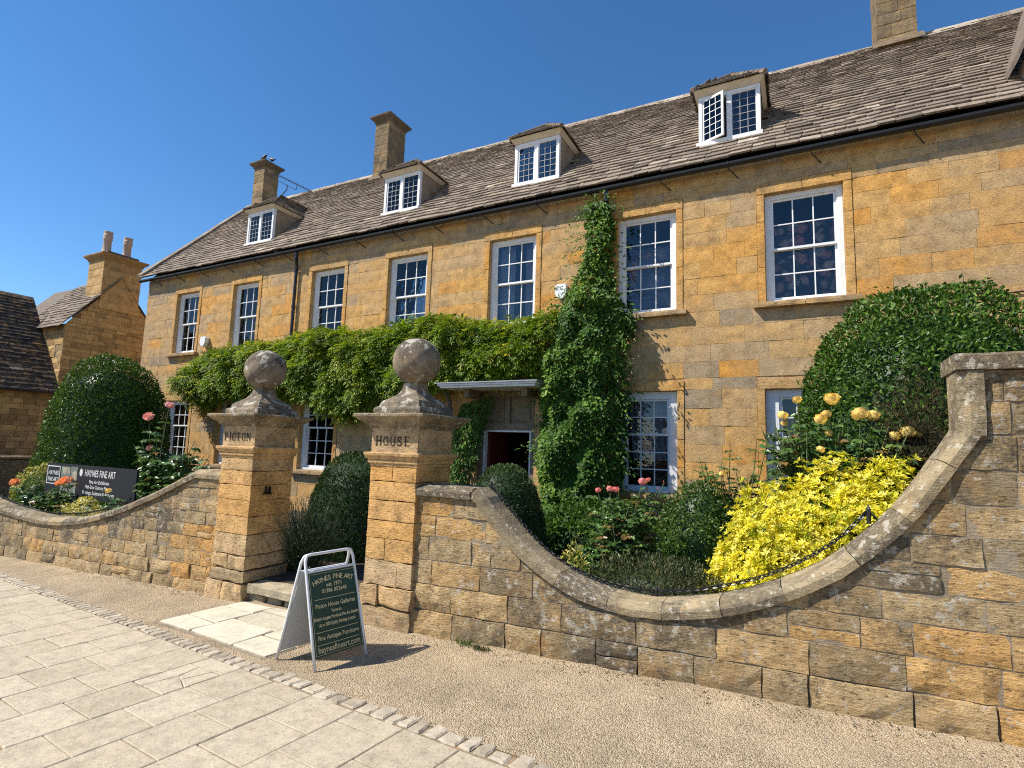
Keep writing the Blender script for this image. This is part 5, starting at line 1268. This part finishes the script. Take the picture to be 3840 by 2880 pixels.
side = unit(np.cross(ax, unit(np.stack([nrg.normal(0, .3, n), -np.ones(n)*.6, np.ones(n)*.8], 1)))); nn = np.cross(side, ax)
for r in range(rows_):
    f = (r+.6)/rows_; droop = np.array([0, 0, -1.0])*(f*f*Lr*.45)[:, None]
    B = P + ax*(Lr*f)[:, None] + droop
    for sg in (-1, 1):
        D = unit(side*sg*.85 + ax*.45 + np.array([0, 0, -.30]) + nrg.normal(size=(n, 3))*.12)
        V, F, q = leaf_cards(B, D, nn + nrg.normal(size=(n, 3))*.25, nrg.uniform(.07, .105, n)*(1.1-.3*abs(f-.5)), nrg.uniform(.026, .038, n), .12, False, .15)
        Vs.append(V); Fs.append(F+off); off += len(V); Ts.append(np.repeat(np.clip(tb + nrg.normal(0, .06, n), 0, 1), q))
V, F, q = leaf_cards(P + ax*Lr[:, None] + np.array([0, 0, -1])*(Lr*.4)[:, None], ax + np.array([0, 0, -.5]), nn, nrg.uniform(.07, .10, n), nrg.uniform(.025, .035, n), .12, False, .15)
Vs.append(V); Fs.append(F+off); Ts.append(np.repeat(tb, q))
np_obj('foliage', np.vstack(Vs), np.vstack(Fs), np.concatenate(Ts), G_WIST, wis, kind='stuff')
# leaves deep inside, so the wall does not show through
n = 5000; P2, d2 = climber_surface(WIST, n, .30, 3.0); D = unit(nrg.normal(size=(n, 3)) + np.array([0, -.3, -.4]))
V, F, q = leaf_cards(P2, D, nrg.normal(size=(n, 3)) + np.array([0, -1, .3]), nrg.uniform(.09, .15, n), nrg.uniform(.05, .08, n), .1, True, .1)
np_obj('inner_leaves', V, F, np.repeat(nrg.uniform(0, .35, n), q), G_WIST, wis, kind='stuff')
for pts in ([(-6.75, 9.9, 0), (-6.8, 9.85, 1.5), (-6.7, 9.8, 2.6), (-7.4, 9.75, 3.4), (-9.5, 9.75, 3.7), (-12.5, 9.75, 3.7), (-15.8, 9.8, 3.5)], [(-9.3, 9.75, 3.65), (-10.8, 9.7, 3.2), (-11.8, 9.75, 3.1)], [(-4.1, 9.7, 2.2), (-4.7, 9.75, 3.4), (-6.6, 9.75, 3.8), (-7.5, 9.75, 3.5)]):
    mb = MB(); mb.tube(catmull(pts, 5), [.05]*((len(pts)-1)*5) + [.02], 6); mb.build('woody_stem', M_BARK, wis)
# loose tendrils against the wall
for (x, z) in ((-4.55, 4.55), (-7.9, 4.6), (-5.3, 4.4), (-9.4, 4.45), (-10.9, 4.6), (-13.5, 4.35), (-6.2, 4.55), (-8.7, 4.55), (-3.95, 5.3)):
    mb = MB(); x1 = x + rnd.uniform(-.35, .35); h = rnd.uniform(.15, .45)
    mb.tube([(x, 9.75, z-.1), ((x+x1)/2, 9.80, z+h*.6), (x1, 9.88, z+h)], [.006, .004, .002], 4); mb.build('tendril', M_STEMG, wis)
crp = thing('creeper', 'tall dense dark green creeper climbing beside the front door to the gutter', 'climbing plant', (-3.6, 9.9, 0.1))
Vs, Fs, Ts = [], [], []; off = 0
for (n, th_, hx, Lm, tm) in ((10500, .86, True, .085, .50), (3600, .48, True, .11, .2)):
    P, d = climber_surface(CREEP, n, th_, 14.0, k=.45, lumps=.45)
    nar = P[:, 2] > 4.75; P[nar, 1] = np.maximum(P[nar, 1], 9.62 + nrg.uniform(-.05, .2, nar.sum()))
    D = unit(np.stack([nrg.normal(0, .6, n), -np.abs(nrg.normal(.35, .3, n)), nrg.normal(-.55, .4, n)], 1)); Nl = unit(np.stack([nrg.normal(0, .45, n), -np.ones(n), nrg.normal(.55, .35, n)], 1))
    V, F, q = leaf_cards(P, D, Nl, Lm*nrg.uniform(.65, 1.35, n), Lm*.62*nrg.uniform(.7, 1.2, n), .10, hx, .10)
    T = np.clip(nrg.normal(tm, .2, n) + .25*vnoise(P, 1.6, 6.0) + np.where(P[:, 0] < -4.0, .18, 0) + np.where(P[:, 2] > 4.4, .12, 0), 0, 1)  # left-side leaves tinted lighter, sunlight put into the colour; upper leaves lighter too
    Vs.append(V); Fs.append(F+off); off += len(V); Ts.append(np.repeat(T, q))
P, d = climber_surface(CREEP2, 1500, .25, 33.0); n = 1500; D = unit(np.stack([nrg.normal(0, .6, n), -np.abs(nrg.normal(.3, .3, n)), nrg.normal(-.6, .4, n)], 1))
V, F, q = leaf_cards(P, D, unit(np.stack([nrg.normal(0, .45, n), -np.ones(n), nrg.normal(.5, .35, n)], 1)), .09*nrg.uniform(.65, 1.35, n), .045*nrg.uniform(.7, 1.2, n), .10, True, .1)
Vs.append(V); Fs.append(F+off); off += len(V); Ts.append(np.repeat(np.clip(nrg.normal(.5, .2, n), 0, 1), q))
# ragged sprays all round the outline
for k in range(190):
    i = int(nrg.integers(0, len(CREEP))); a, b = np.array(CREEP[i]), np.array(CREEP[(i+1) % len(CREEP)]); q0 = a + (b-a)*nrg.random()
    if q0[1] < .5: continue
    nrm_ = np.array([(b-a)[1], -(b-a)[0]]); nrm_ = nrm_/np.linalg.norm(nrm_)
    if in_poly(np.array([q0 + nrm_*.05]), CREEP)[0]: nrm_ = -nrm_
    m = int(nrg.integers(4, 9)); t = np.linspace(0, 1, m); ln = nrg.uniform(.08, .30)*(1.3 if q0[1] > 4.3 and q0[0] < -3.3 else 1.0); y0 = nrg.uniform(9.6, 9.93)
    B = np.stack([q0[0] + nrm_[0]*ln*t + .05*t*nrg.normal(), y0 - .06*t, q0[1] + nrm_[1]*ln*t - .10*t*t], 1) + nrg.normal(size=(m, 3))*.012
    D = unit(np.stack([nrg.normal(nrm_[0]*.5, .5, m), nrg.normal(-.4, .3, m), nrg.normal(-.4, .4, m)], 1))
    V, F, q = leaf_cards(B, D, unit(np.stack([nrg.normal(0, .4, m), -np.ones(m), np.ones(m)*.5], 1)), nrg.uniform(.045, .085, m), nrg.uniform(.025, .045, m), .1, True, .1)
    Vs.append(V); Fs.append(F+off); off += len(V); Ts.append(np.repeat(np.clip(nrg.normal(.62, .2, m), 0, 1), q))
# trailing shoots that stick out past the right edge
for k in range(46):
    z = nrg.uniform(.9, 4.4); x0 = np.interp(z, [0.7, 1.8, 2.5, 3.2, 3.8, 4.1, 4.5], [-3.05, -2.86, -2.8, -2.88, -2.8, -2.64, -2.95]) - .08; y0 = nrg.uniform(9.4, 9.8); m = int(nrg.integers(5, 9))
    t = np.linspace(0, 1, m); ln = nrg.uniform(.12, .34)
    B = np.stack([x0 + ln*t*.8, y0 - .12*t, z - ln*t*t*.9], 1); D = unit(np.stack([nrg.normal(.3, .5, m), nrg.normal(-.3, .4, m), nrg.normal(-.6, .3, m)], 1))
    V, F, q = leaf_cards(B, D, unit(np.stack([nrg.normal(0, .4, m), -np.ones(m), np.ones(m)*.5], 1)), nrg.uniform(.05, .08, m), nrg.uniform(.025, .04, m), .1, True, .1)
    Vs.append(V); Fs.append(F+off); off += len(V); Ts.append(np.repeat(np.clip(nrg.normal(.5, .2, m), 0, 1), q))
np_obj('foliage', np.vstack(Vs), np.vstack(Fs), np.concatenate(Ts), G_CREEP, crp, kind='stuff')
for pts in ([(-3.7, 9.85, .1), (-3.6, 9.8, 2), (-3.4, 9.85, 4), (-3.4, 9.88, 6.4)], [(-3.9, 9.85, .1), (-4.0, 9.8, 1.6), (-3.9, 9.85, 3.2)]):
    mb = MB(); mb.tube(catmull(pts, 4), .045, 6); mb.build('woody_stem', M_BARK, crp)

# ---- roses
def rose_flower(m, sd):
    """many-petalled ball: curled petals laid over a dome, tighter towards the heart"""
    r = random.Random(sd); mb = MB()
    for ring, (cnt, el, R0, size) in enumerate(((1, 1.45, .62, .34), (4, 1.05, .70, .42), (6, .66, .82, .46), (8, .25, .95, .50), (8, -.18, 1.0, .50))):
        for k in range(cnt):
            a = 2*math.pi*(k + .43*ring)/cnt + r.uniform(-.2, .2); e = el + r.uniform(-.12, .12)
            n = Vector((math.cos(e)*math.cos(a), math.cos(e)*math.sin(a), math.sin(e))); t1 = Vector((-math.sin(a), math.cos(a), 0)); t2 = n.cross(t1); V = []
            sz = size*r.uniform(.85, 1.15)
            for j in range(4):
                for i in range(5):
                    x, y = (i-2)/2, (j-1)/2
                    w = sz*(1.0 - .18*max(0, y)**2)
                    p = n*(R0*(.84 + .16*r.random()*.4)) + t1*(x*w) + t2*(y*sz) - n*(.30*sz*(x*x)) + n*(.34*sz*max(0, y)**2 + (-.30*sz if y < 0 else 0)) + n*r.uniform(-.03, .03)
                    V.append((p.x*.92, p.y*.92, p.z*1.0))
            mb.add(V, [(j*5+i, j*5+i+1, (j+1)*5+i+1, (j+1)*5+i) for j in range(3) for i in range(4)], min(1, max(0, .22*ring + r.uniform(-.15, .25))))
    return mb.mesh('flower', m, True)
def bud_mesh(m):
    mb = MB(); R = [[(q*math.cos(2*math.pi*k/7), q*math.sin(2*math.pi*k/7), z) for k in range(7)] for q, z in ((.15, 0), (.33, .2), (.36, .5), (.22, .85), (.04, 1.05))]
    mb.rings(R, t=.2, captop=True, capbot=True); return mb.mesh('flower', m, True)
def rose_bush(label, base, mat_f, flowers, shoots, nl=9, leafL=.052, group='rose bushes', buds=(), name='rose_bush', spread=.05):
    """flowers: (x,y,z,r); shoots: extra leafy shoot tips"""
    th = thing(name, label, 'rose bush', (base[0], base[1], gardz(base[0])), group)
    fm = [rose_flower(mat_f, i+3) for i in range(3)]; bm = bud_mesh(mat_f)
    Vs, Fs, Ts = [], [], []; off = 0
    for i, (x, y, z, r) in enumerate(list(flowers) + [(*s_, 0) for s_ in shoots]):
        b0 = Vector((base[0] + rnd.uniform(-.12, .12), base[1] + rnd.uniform(-.08, .08), gardz(base[0])-.02))
        tip = Vector((x, y, z)); md = b0.lerp(tip, .55) + Vector((rnd.uniform(-.06, .06), rnd.uniform(-.05, .05), .10))
        pts = catmull([b0, md, tip], 6); mb = MB(); mb.tube(pts, list(np.linspace(.009, .004, len(pts))), 5); mb.build('stem', M_STEMG, th)
        if r:
            o = bpy.data.objects.new('flower', fm[i % 3] if r > .03 else bm); fin(o, th, at=tip); q_ = r*rnd.uniform(.60, .85); o.scale = (q_, q_, q_ if r > .03 else r*2)
            o.rotation_euler = (rnd.uniform(.1, .5), rnd.uniform(-.3, .3), rnd.uniform(0, 6.28))
        # compound leaves along the upper stem
        m = nl
        for k in range(m):
            f = rnd.uniform(.25, .95) if r else rnd.uniform(.2, 1.0); p = pts[min(len(pts)-1, int(f*(len(pts)-1)))]
            a = rnd.uniform(0, 6.28); dr = np.array([math.cos(a), math.sin(a)-.25, rnd.uniform(-.25, .35)]); dr /= np.linalg.norm(dr); Lp = rnd.uniform(.05, .11)
            B = np.array([p + dr*Lp*.45, p + dr*Lp*.45, p + dr*Lp*.8, p + dr*Lp*.8, p + dr*Lp]); sd_ = np.cross(dr, [0, 0, 1.0]); sd_ /= max(1e-6, np.linalg.norm(sd_))
            D = np.array([sd_+dr*.4, -sd_+dr*.4, sd_+dr*.5, -sd_+dr*.5, dr]) + nrg.normal(size=(5, 3))*.12 + np.array([0, 0, -.25])
            V, F, q = leaf_cards(B, D, np.array([[0, -.35, 1.0]]*5) + nrg.normal(size=(5, 3))*.35, np.full(5, leafL)*nrg.uniform(.8, 1.2, 5), np.full(5, leafL*.66), .12, True, .08)
            tt = np.full(5, min(1, max(0, rnd.gauss(.5, .2))) if rnd.random() > .07 else 1.0); Vs.append(V); Fs.append(F+off); off += len(V); Ts.append(np.repeat(tt, q))
    np_obj('foliage', np.vstack(Vs), np.vstack(Fs), np.concatenate(Ts), G_ROSE, th, kind='stuff')
    return th
U = rnd.uniform
rose_bush('coral pink rose bush in front of the lower right window', (-1.62, 5.5), M_CORAL, [(-1.86, 5.5, 1.29, .050), (-1.73, 5.48, 1.31, .062), (-1.69, 5.55, 1.30, .05), (-1.64, 5.5, 1.31, .02), (-1.40, 5.5, 1.40, .060), (-1.36, 5.56, 1.42, .045), (-1.20, 5.55, 1.40, .016), (-1.25, 5.5, 1.34, .014)],
    [(-1.62+U(-.38, .40), 5.5+U(-.18, .2), U(.65, 1.22)) for _ in range(48)], nl=13, leafL=.058)
rose_bush('yellow rose bush with many blooms above the golden shrub', (0.25, 6.0), M_YELR, [(-.14, 5.9, 2.09, .085), (-.01, 5.9, 2.24, .060), (.28, 5.88, 2.24, .085), (.23, 5.9, 2.10, .075), (.18, 5.87, 2.05, .080), (.24, 5.9, 1.93, .060), (.50, 5.88, 2.10, .100), (.60, 5.9, 2.09, .095), (.75, 5.9, 1.91, .065), (.85, 5.88, 1.94, .090), (.92, 5.9, 1.92, .04), (.17, 5.84, 1.77, .060), (-.13, 5.95, 2.02, .05)],
    [(.25+U(-.62, .72), 5.95+U(-.25, .25), U(1.40, 2.10)) for _ in range(105)], nl=13, leafL=.066)
rose_bush('straggling pale yellow rose against the house wall left of the golden shrub', (-.68, 6.5), M_YELR, [(-.82, 6.3, 1.44, .055), (-.75, 6.3, 1.49, .04), (-.79, 6.3, 1.31, .055), (-.70, 6.35, 1.52, .045)],
    [(-.62+U(-.42, .42), 6.4+U(-.2, .2), U(1.1, 1.62)) for _ in range(30)] + [(-.98, 6.3, 1.66), (-.66, 6.3, 1.84), (-.40, 6.3, 1.86), (-.28, 6.4, 1.95), (-.2, 6.4, 1.75)], nl=10, leafL=.06)
rose_bush('tall leggy pink rose bush left of the left gate pillar', (-9.0, 5.2), M_PINK, [(-9.02, 5.2, 2.20, .115), (-9.56, 5.2, 2.01, .115), (-9.43, 5.2, 1.50, .085)],
    [(-8.75+U(-.75, .75), 5.2+U(-.2, .25), U(.80, 1.50)) for _ in range(105)] + [(-9.1, 5.2, 1.95), (-9.25, 5.2, 1.75), (-9.9, 5.2, 1.55), (-9.7, 5.2, 1.6), (-9.2, 5.2, 1.5), (-8.2, 5.2, 1.6), (-8.25, 5.2, 1.65), (-7.85, 5.2, 1.45)], nl=13, leafL=.095)
rose_bush('orange and coral rose bush by the dark notice board', (-11.3, 4.8), M_ORANGE, [(-12.7, 4.72, .78, .10), (-12.85, 4.75, .75, .08), (-11.10, 4.75, .86, .10), (-11.0, 4.75, .90, .10), (-10.85, 4.75, .93, .07), (-11.2, 4.75, .84, .07)],
    [(-11.3+U(-.75, .6), 4.8+U(-.12, .08), U(.30, .72)) for _ in range(46)], nl=12, leafL=.075)
rose_bush('small yellow-flowered rose low beside the notice board', (-9.4, 4.75), M_YELR, [(-9.55, 4.72, .83, .07)], [(-9.4+U(-.4, .55), 4.76+U(-.08, .08), U(.35, .78)) for _ in range(22)], nl=10, leafL=.07)

# ---- lavender beside the left pillar
lv = thing('lavender_bush', 'wiry grey-green lavender bush at the foot of the left gate pillar', 'shrub', (-5.55, 5.0, .1))
n = 900; base = np.stack([-5.52 + nrg.normal(0, .12, n), 5.02 + nrg.normal(0, .08, n), np.full(n, .12)], 1)
dr = unit(np.stack([nrg.normal(.05, .52, n), nrg.normal(-.18, .33, n), np.abs(nrg.normal(.95, .25, n))], 1)); Lg = nrg.uniform(.45, .92, n)
tip = base + dr*Lg[:, None] + np.array([0, 0, -1])*((1-dr[:, 2])*.12)[:, None]
s1 = unit(np.cross(dr, nrg.normal(size=(n, 3))))*.0022
V = np.stack([base-s1, base+s1, tip+s1, tip-s1], 1).reshape(-1, 3); F = np.array([(0, 1, 2, 3)])[None]+4*np.arange(n)[:, None, None]
np_obj('stems', V, F.reshape(-1, 4), np.full(n, .5), G_LAV, lv, kind='stuff')
V, F, q = leaf_cards(tip - dr*.06, dr + nrg.normal(size=(n, 3))*.08, nrg.normal(size=(n, 3)), nrg.uniform(.05, .09, n), nrg.uniform(.007, .012, n), .3, False)
m = 6500; ii = nrg.integers(0, n, m); f = nrg.uniform(.1, .8, m)[:, None]; B = base[ii]*(1-f) + tip[ii]*f
V2, F2, q2 = leaf_cards(B, unit(dr[ii]+nrg.normal(size=(m, 3))*.5), nrg.normal(size=(m, 3)), nrg.uniform(.025, .05, m), nrg.uniform(.005, .009, m), .2, False)
np_obj('flower_spikes', V, F, np.repeat(nrg.uniform(.85, 1, n), q), G_LAV, lv, kind='stuff')
np_obj('foliage', V2, F2, np.repeat(np.clip(nrg.normal(.45, .22, m), 0, .85), q2), G_LAV, lv, kind='stuff')

# ------------------------------------------------------------------ sandwich board
zb = gz(-3.4); FL, FR = Vector((-3.250, 3.140, zb)), Vector((-3.165, 3.598, zb)); BLp, BR = Vector((-3.712, 3.175, zb-.012)), Vector((-3.64, 3.636, zb-.012))
AL, AR = Vector((-3.462, 3.150, zb+.818)), Vector((-3.398, 3.598, zb+.818))
ab = thing('sandwich_board', 'green and gold folding sandwich board standing on the gravel', 'sign', tuple((FL+FR+BLp+BR)/4))
Uv = (FR-FL).normalized(); Upf = ((AL+AR)/2-(FL+FR)/2).normalized(); Nf = Uv.cross(Upf).normalized()
if Nf.x < 0: Nf = -Nf
def board_frame(A, B, TL_, TR_, name):
    r = .0115; mb = MB(); u = (TR_-TL_).normalized(); w = (TL_-A).normalized(); c = .055
    pts = [A, A.lerp(TL_, .3), TL_ - w*c, TL_ - w*c*.45 + u*c*.18, TL_ + u*c*.35 - w*c*.1, TL_ + u*c, TR_ - u*c, TR_ - u*c*.35 - w*c*.1, TR_ - w*c*.45 - u*c*.18, TR_ - w*c, B.lerp(TR_, .3), B]
    mb.tube(pts, r, 8); mb.build(name, M_ALU, ab, smooth=True)
    mb = MB(); mb.tube([A.lerp(TL_, .845), B.lerp(TR_, .845)], .010, 8); mb.build('cross_bar', M_ALU, ab)
board_frame(FL, FR, AL + Nf*.006, AR + Nf*.006, 'front_frame')
board_frame(BLp, BR, AL - Nf*.020, AR - Nf*.020, 'back_frame')
def panel(A, B, T1, T2, f0, f1, nrm, mt, name, th_=.006):
    P = [A.lerp(T1, f0), B.lerp(T2, f0), B.lerp(T2, f1), A.lerp(T1, f1)]; ins = (P[1]-P[0]).normalized()*.012
    P = [P[0]+ins, P[1]-ins, P[2]-ins, P[3]+ins]; mb = MB()
    mb.add([tuple(p + nrm*th_/2) for p in P] + [tuple(p - nrm*th_/2) for p in P], [(0,1,2,3),(7,6,5,4),(0,4,5,1),(1,5,6,2),(2,6,7,3),(3,7,4,0)]); return mb.build(name, mt, ab), P
fp, FP = panel(FL, FR, AL, AR, .10, .835, Nf, M_GREEN, 'front_panel')
nb = Uv.cross(((AL+AR)/2-(BLp+BR)/2).normalized()).normalized()
panel(BLp, BR, AL, AR, .08, .84, nb, M_PANELW, 'back_panel')
wv = (FP[1]-FP[0]).length; tl = FP[3]; dv = (FP[0]-FP[3]); hv = dv.length; dn = dv.normalized(); ux = (FP[1]-FP[0]).normalized()
def at_(u, v): return tl + ux*(wv*u) + dn*(hv*v) + Nf*.0035
mb = MB()
arch = 'HAYNES FINE ART'; wid = {'I': .5, ' ': .55}
tot = sum(wid.get(ch, 1.0) for ch in arch); x = 0
for ch in arch:
    w = wid.get(ch, 1.0); f = (x + w/2)/tot; x += w
    if ch == ' ': continue
    s = (f-.5)*2; add_text(mb, ch, .052, at_(.5+s*.42, .085+.055*s*s), ux, -dn, Nf, bold=.0012, rot=-s*.36)
for body, v, size, wd in (('est 1971', .172, .042, .32), ('01386 852649', .243, .042, .52), ('Picton House Galleries', .412, .046, .82), ('Home to', .492, .036, .20), ("Britain's Largest Provincial Fine Art Dealers", .568, .036, .93), ('Up to 2500 Quality Paintings in stock', .642, .036, .76), ('Fine Antique Furniture', .795, .046, .84), ('haynesfineart.com', .930, .062, .86)):
    add_text(mb, body, size, at_(.5, v), ux, -dn, Nf, bold=.0011, width=wd*wv)
for v, a, b in ((.335, .08, .92), (.718, .06, .92), (.866, .06, .92)):
    p, q = at_(a, v), at_(b, v); h = dn*.0022; mb.add([tuple(z + Nf*.002) for z in (p-h, q-h, q+h, p+h)], [(0, 3, 2, 1)])
for (a, b, c, d) in ((.02, .02, .98, .024), (.02, .976, .98, .98), (.02, .02, .028, .98), (.972, .02, .98, .98)):
    mb.add([tuple(at_(*q) + Nf*.0012) for q in ((a, b), (a, d), (c, d), (c, b))], [(0, 1, 2, 3)])
mb.build('lettering', M_GOLD, fp, label='gold lettering, rules and border line')

# ------------------------------------------------------------------ notice board in the left border
nbd = thing('notice_board', 'long dark grey notice board with pale print behind the left coping', 'sign', (-10.5, 4.95, .0))
mb = MB(); mb.box(-12.15, -9.25, 4.95, 4.975, .60, 1.168); pn = mb.build('panel', M_SIGND, nbd)
for x in (-11.9, -9.5):
    mb = MB(); mb.box(x-.03, x+.03, 4.976, 5.03, -.2, 1.05); mb.build('post', M_OAK, nbd)
def nt_text(mb, body, size, x, z, width=None, bold=.001): add_text(mb, body, size, (x, 4.95, z), (1, 0, 0), (0, 0, 1), (0, -1, 0), bold=bold, width=width)
for body, size, x, z, w in (('HAYNES FINE ART', .16, -10.33, 1.045, .95), ('Fine Art Exhibition', .08, -10.33, .905, .62), ('19th-21st Century Masters', .08, -10.33, .810, .84), ('Paintings, Sculpture & Antiques', .08, -10.33, .715, .98), ('HAYNES', .10, -11.88, 1.00, .36), ('FINE ART', .10, -11.88, .885, .36)):
    mb = MB(); nt_text(mb, body, size, x, z, w); mb.build('printed_lettering', M_SIGNT, pn)
mb = MB(); O_ = [(-12.11, .80), (-11.65, .80), (-11.65, 1.122), (-12.11, 1.122)]; I_ = [(-12.09, .815), (-11.67, .815), (-11.67, 1.105), (-12.09, 1.105)]
mb.add([(x, 4.9465, z) for x, z in O_ + I_], [(k, (k+1) % 4, 4+(k+1) % 4, 4+k) for k in range(4)]); mb.build('printed_border', M_SIGNT, pn); mb = MB()
k = 20; mb.add([(-10.93 + .05*math.cos(2*math.pi*i/k), 4.946, 1.045 + .065*math.sin(2*math.pi*i/k)) for i in range(k)], [tuple(range(k))])
mb.build('printed_emblem', M_SIGNT, pn)
mp1 = canvas_mat('printed_pictures', [(0, (.18, .30, .28)), (.4, (.42, .36, .20)), (.7, (.50, .45, .30)), (1, (.20, .22, .18))], 6.0, (.12, .14, .12))
for (a, b, c, d) in ((-11.60, -11.30, .88, 1.12), (-11.28, -11.06, .90, 1.13), (-11.60, -11.42, .64, .86), (-11.40, -11.28, .64, .86), (-11.26, -11.06, .64, .86)):
    mb = MB(); mb.quad((a, 4.9465, c), (b, 4.9465, c), (b, 4.9465, d), (a, 4.9465, d)); mb.build('printed_picture', mp1, pn)

# ------------------------------------------------------------------ chains along the coping
def chain(label, pts, posts):
    th = thing('chain', label, 'chain', pts[len(pts)//2], 'chains along the coping')
    P = catmull(pts, 24); s = np.concatenate([[0], np.cumsum(np.linalg.norm(np.diff(P, axis=0), axis=1))]); L = .036; mb = MB(); k = 0; q = 0.0
    while q < s[-1] - L:
        c = np.array([np.interp(q, s, P[:, i]) for i in range(3)]); c2 = np.array([np.interp(q+L*1.25, s, P[:, i]) for i in range(3)]); d = Vector(c2-c).normalized()
        a = d.orthogonal().normalized(); b = d.cross(a); e = (a if k % 2 else b); m_ = Vector((c+c2)/2); ring = []
        for j in range(8):
            t = 2*math.pi*j/8; ring.append(m_ + d*math.cos(t)*L*.62 + e*math.sin(t)*L*.34)
        ring.append(ring[0]); mb.tube(ring, .0055, 4, cap=False); q += L*.95; k += 1
    mb.build('links', M_BLACK, th, kind='stuff')
    for (x, y, z) in posts:
        mb = MB(); mb.tube([(x, y, z-.06), (x, y, z+.03)], .014, 6); mb.tube([(x, y, z+.03), (x, y, z+.04), (x, y, z+.065)], [.016, .013, .002], 6)
        for sg in (-1, 1): mb.tube([(x, y, z+.02), (x+sg*.035, y, z-.01), (x+sg*.05, y, z-.04)], [.008, .007, .002], 5)
        mb.build('spiked_post', M_BLACK, th)
chain('black iron chain slung along the right-hand wall sweep', [(-2.53, 4.44, 1.33), (-2.34, 4.45, 1.16), (-2.1, 4.45, .945), (-1.88, 4.45, .79), (-1.6, 4.45, .68), (-1.31, 4.45, .625), (-1.01, 4.45, .63), (-.73, 4.45, .68), (-.54, 4.45, .735), (-.28, 4.45, .83), (-.04, 4.45, .96), (.19, 4.45, 1.13), (.36, 4.45, 1.31), (.40, 4.45, 1.37)], [(-2.53, 4.44, 1.33), (-1.02, 4.45, .60), (.40, 4.45, 1.33)])
chain('black iron chain slung along the left-hand wall sweep', [(-13.2, 4.45, .76), (-12.37, 4.44, .58), (-11.6, 4.44, .48), (-10.9, 4.44, .44), (-10.25, 4.44, .455), (-9.56, 4.44, .52), (-8.94, 4.44, .64), (-8.4, 4.44, .80)], [(-12.3, 4.44, .56), (-10.3, 4.44, .44), (-8.4, 4.44, .78)])
# weeds and dry tufts along the wall foot
def tuft(x, y, h, n, label, dry):
    P = np.stack([x + nrg.normal(0, .05, n), y + nrg.normal(0, .02, n), np.full(n, gz(x))], 1); D = unit(np.stack([nrg.normal(0, .5, n), nrg.normal(-.25, .35, n), np.ones(n)], 1))
    V, F, q = leaf_cards(P, D, nrg.normal(size=(n, 3)), h*nrg.uniform(.5, 1.2, n), np.full(n, .008), .2, False)
    th = thing('weed_tuft', label, 'weed', (x, y, gz(x)), 'weeds along the wall foot'); np_obj('leaves', V, F, np.repeat(nrg.uniform(.3, .9, n), q), G_HEBE if dry else G_BOX, th, kind='stuff')
tuft(-2.55, 4.14, .07, 60, 'small green weed at the wall foot right of the sandwich board', False)
tuft(-2.38, 4.10, .05, 110, 'dry brown tuft at the wall foot beside the green weed', True)
tuft(-0.95, 4.46, .10, 60, 'green weed growing on top of the lowest coping', False)

# dry leaf litter and grit gathered along the wall foot
n = 700; px = nrg.uniform(-9, 2.0, n); keep = ~((px > -6.1) & (px < -3.1)); px = px[keep]; n = len(px)
P = np.stack([px, 4.17 - np.abs(nrg.normal(0, .10, n)), gz(0) + .034*px + nrg.uniform(.004, .012, n)], 1)
V, F, q = leaf_cards(P, nrg.normal(size=(n, 3))*np.array([1, 1, .15]), nrg.normal(size=(n, 3))*.3 + np.array([0, 0, 1]), nrg.uniform(.012, .035, n), nrg.uniform(.006, .014, n), .2, False)
np_obj('leaf_litter', V, F, np.repeat(nrg.uniform(.4, 1, n), q), G_BROWN, kind='stuff', label='dry brown leaf litter gathered along the wall foot', cat='litter')
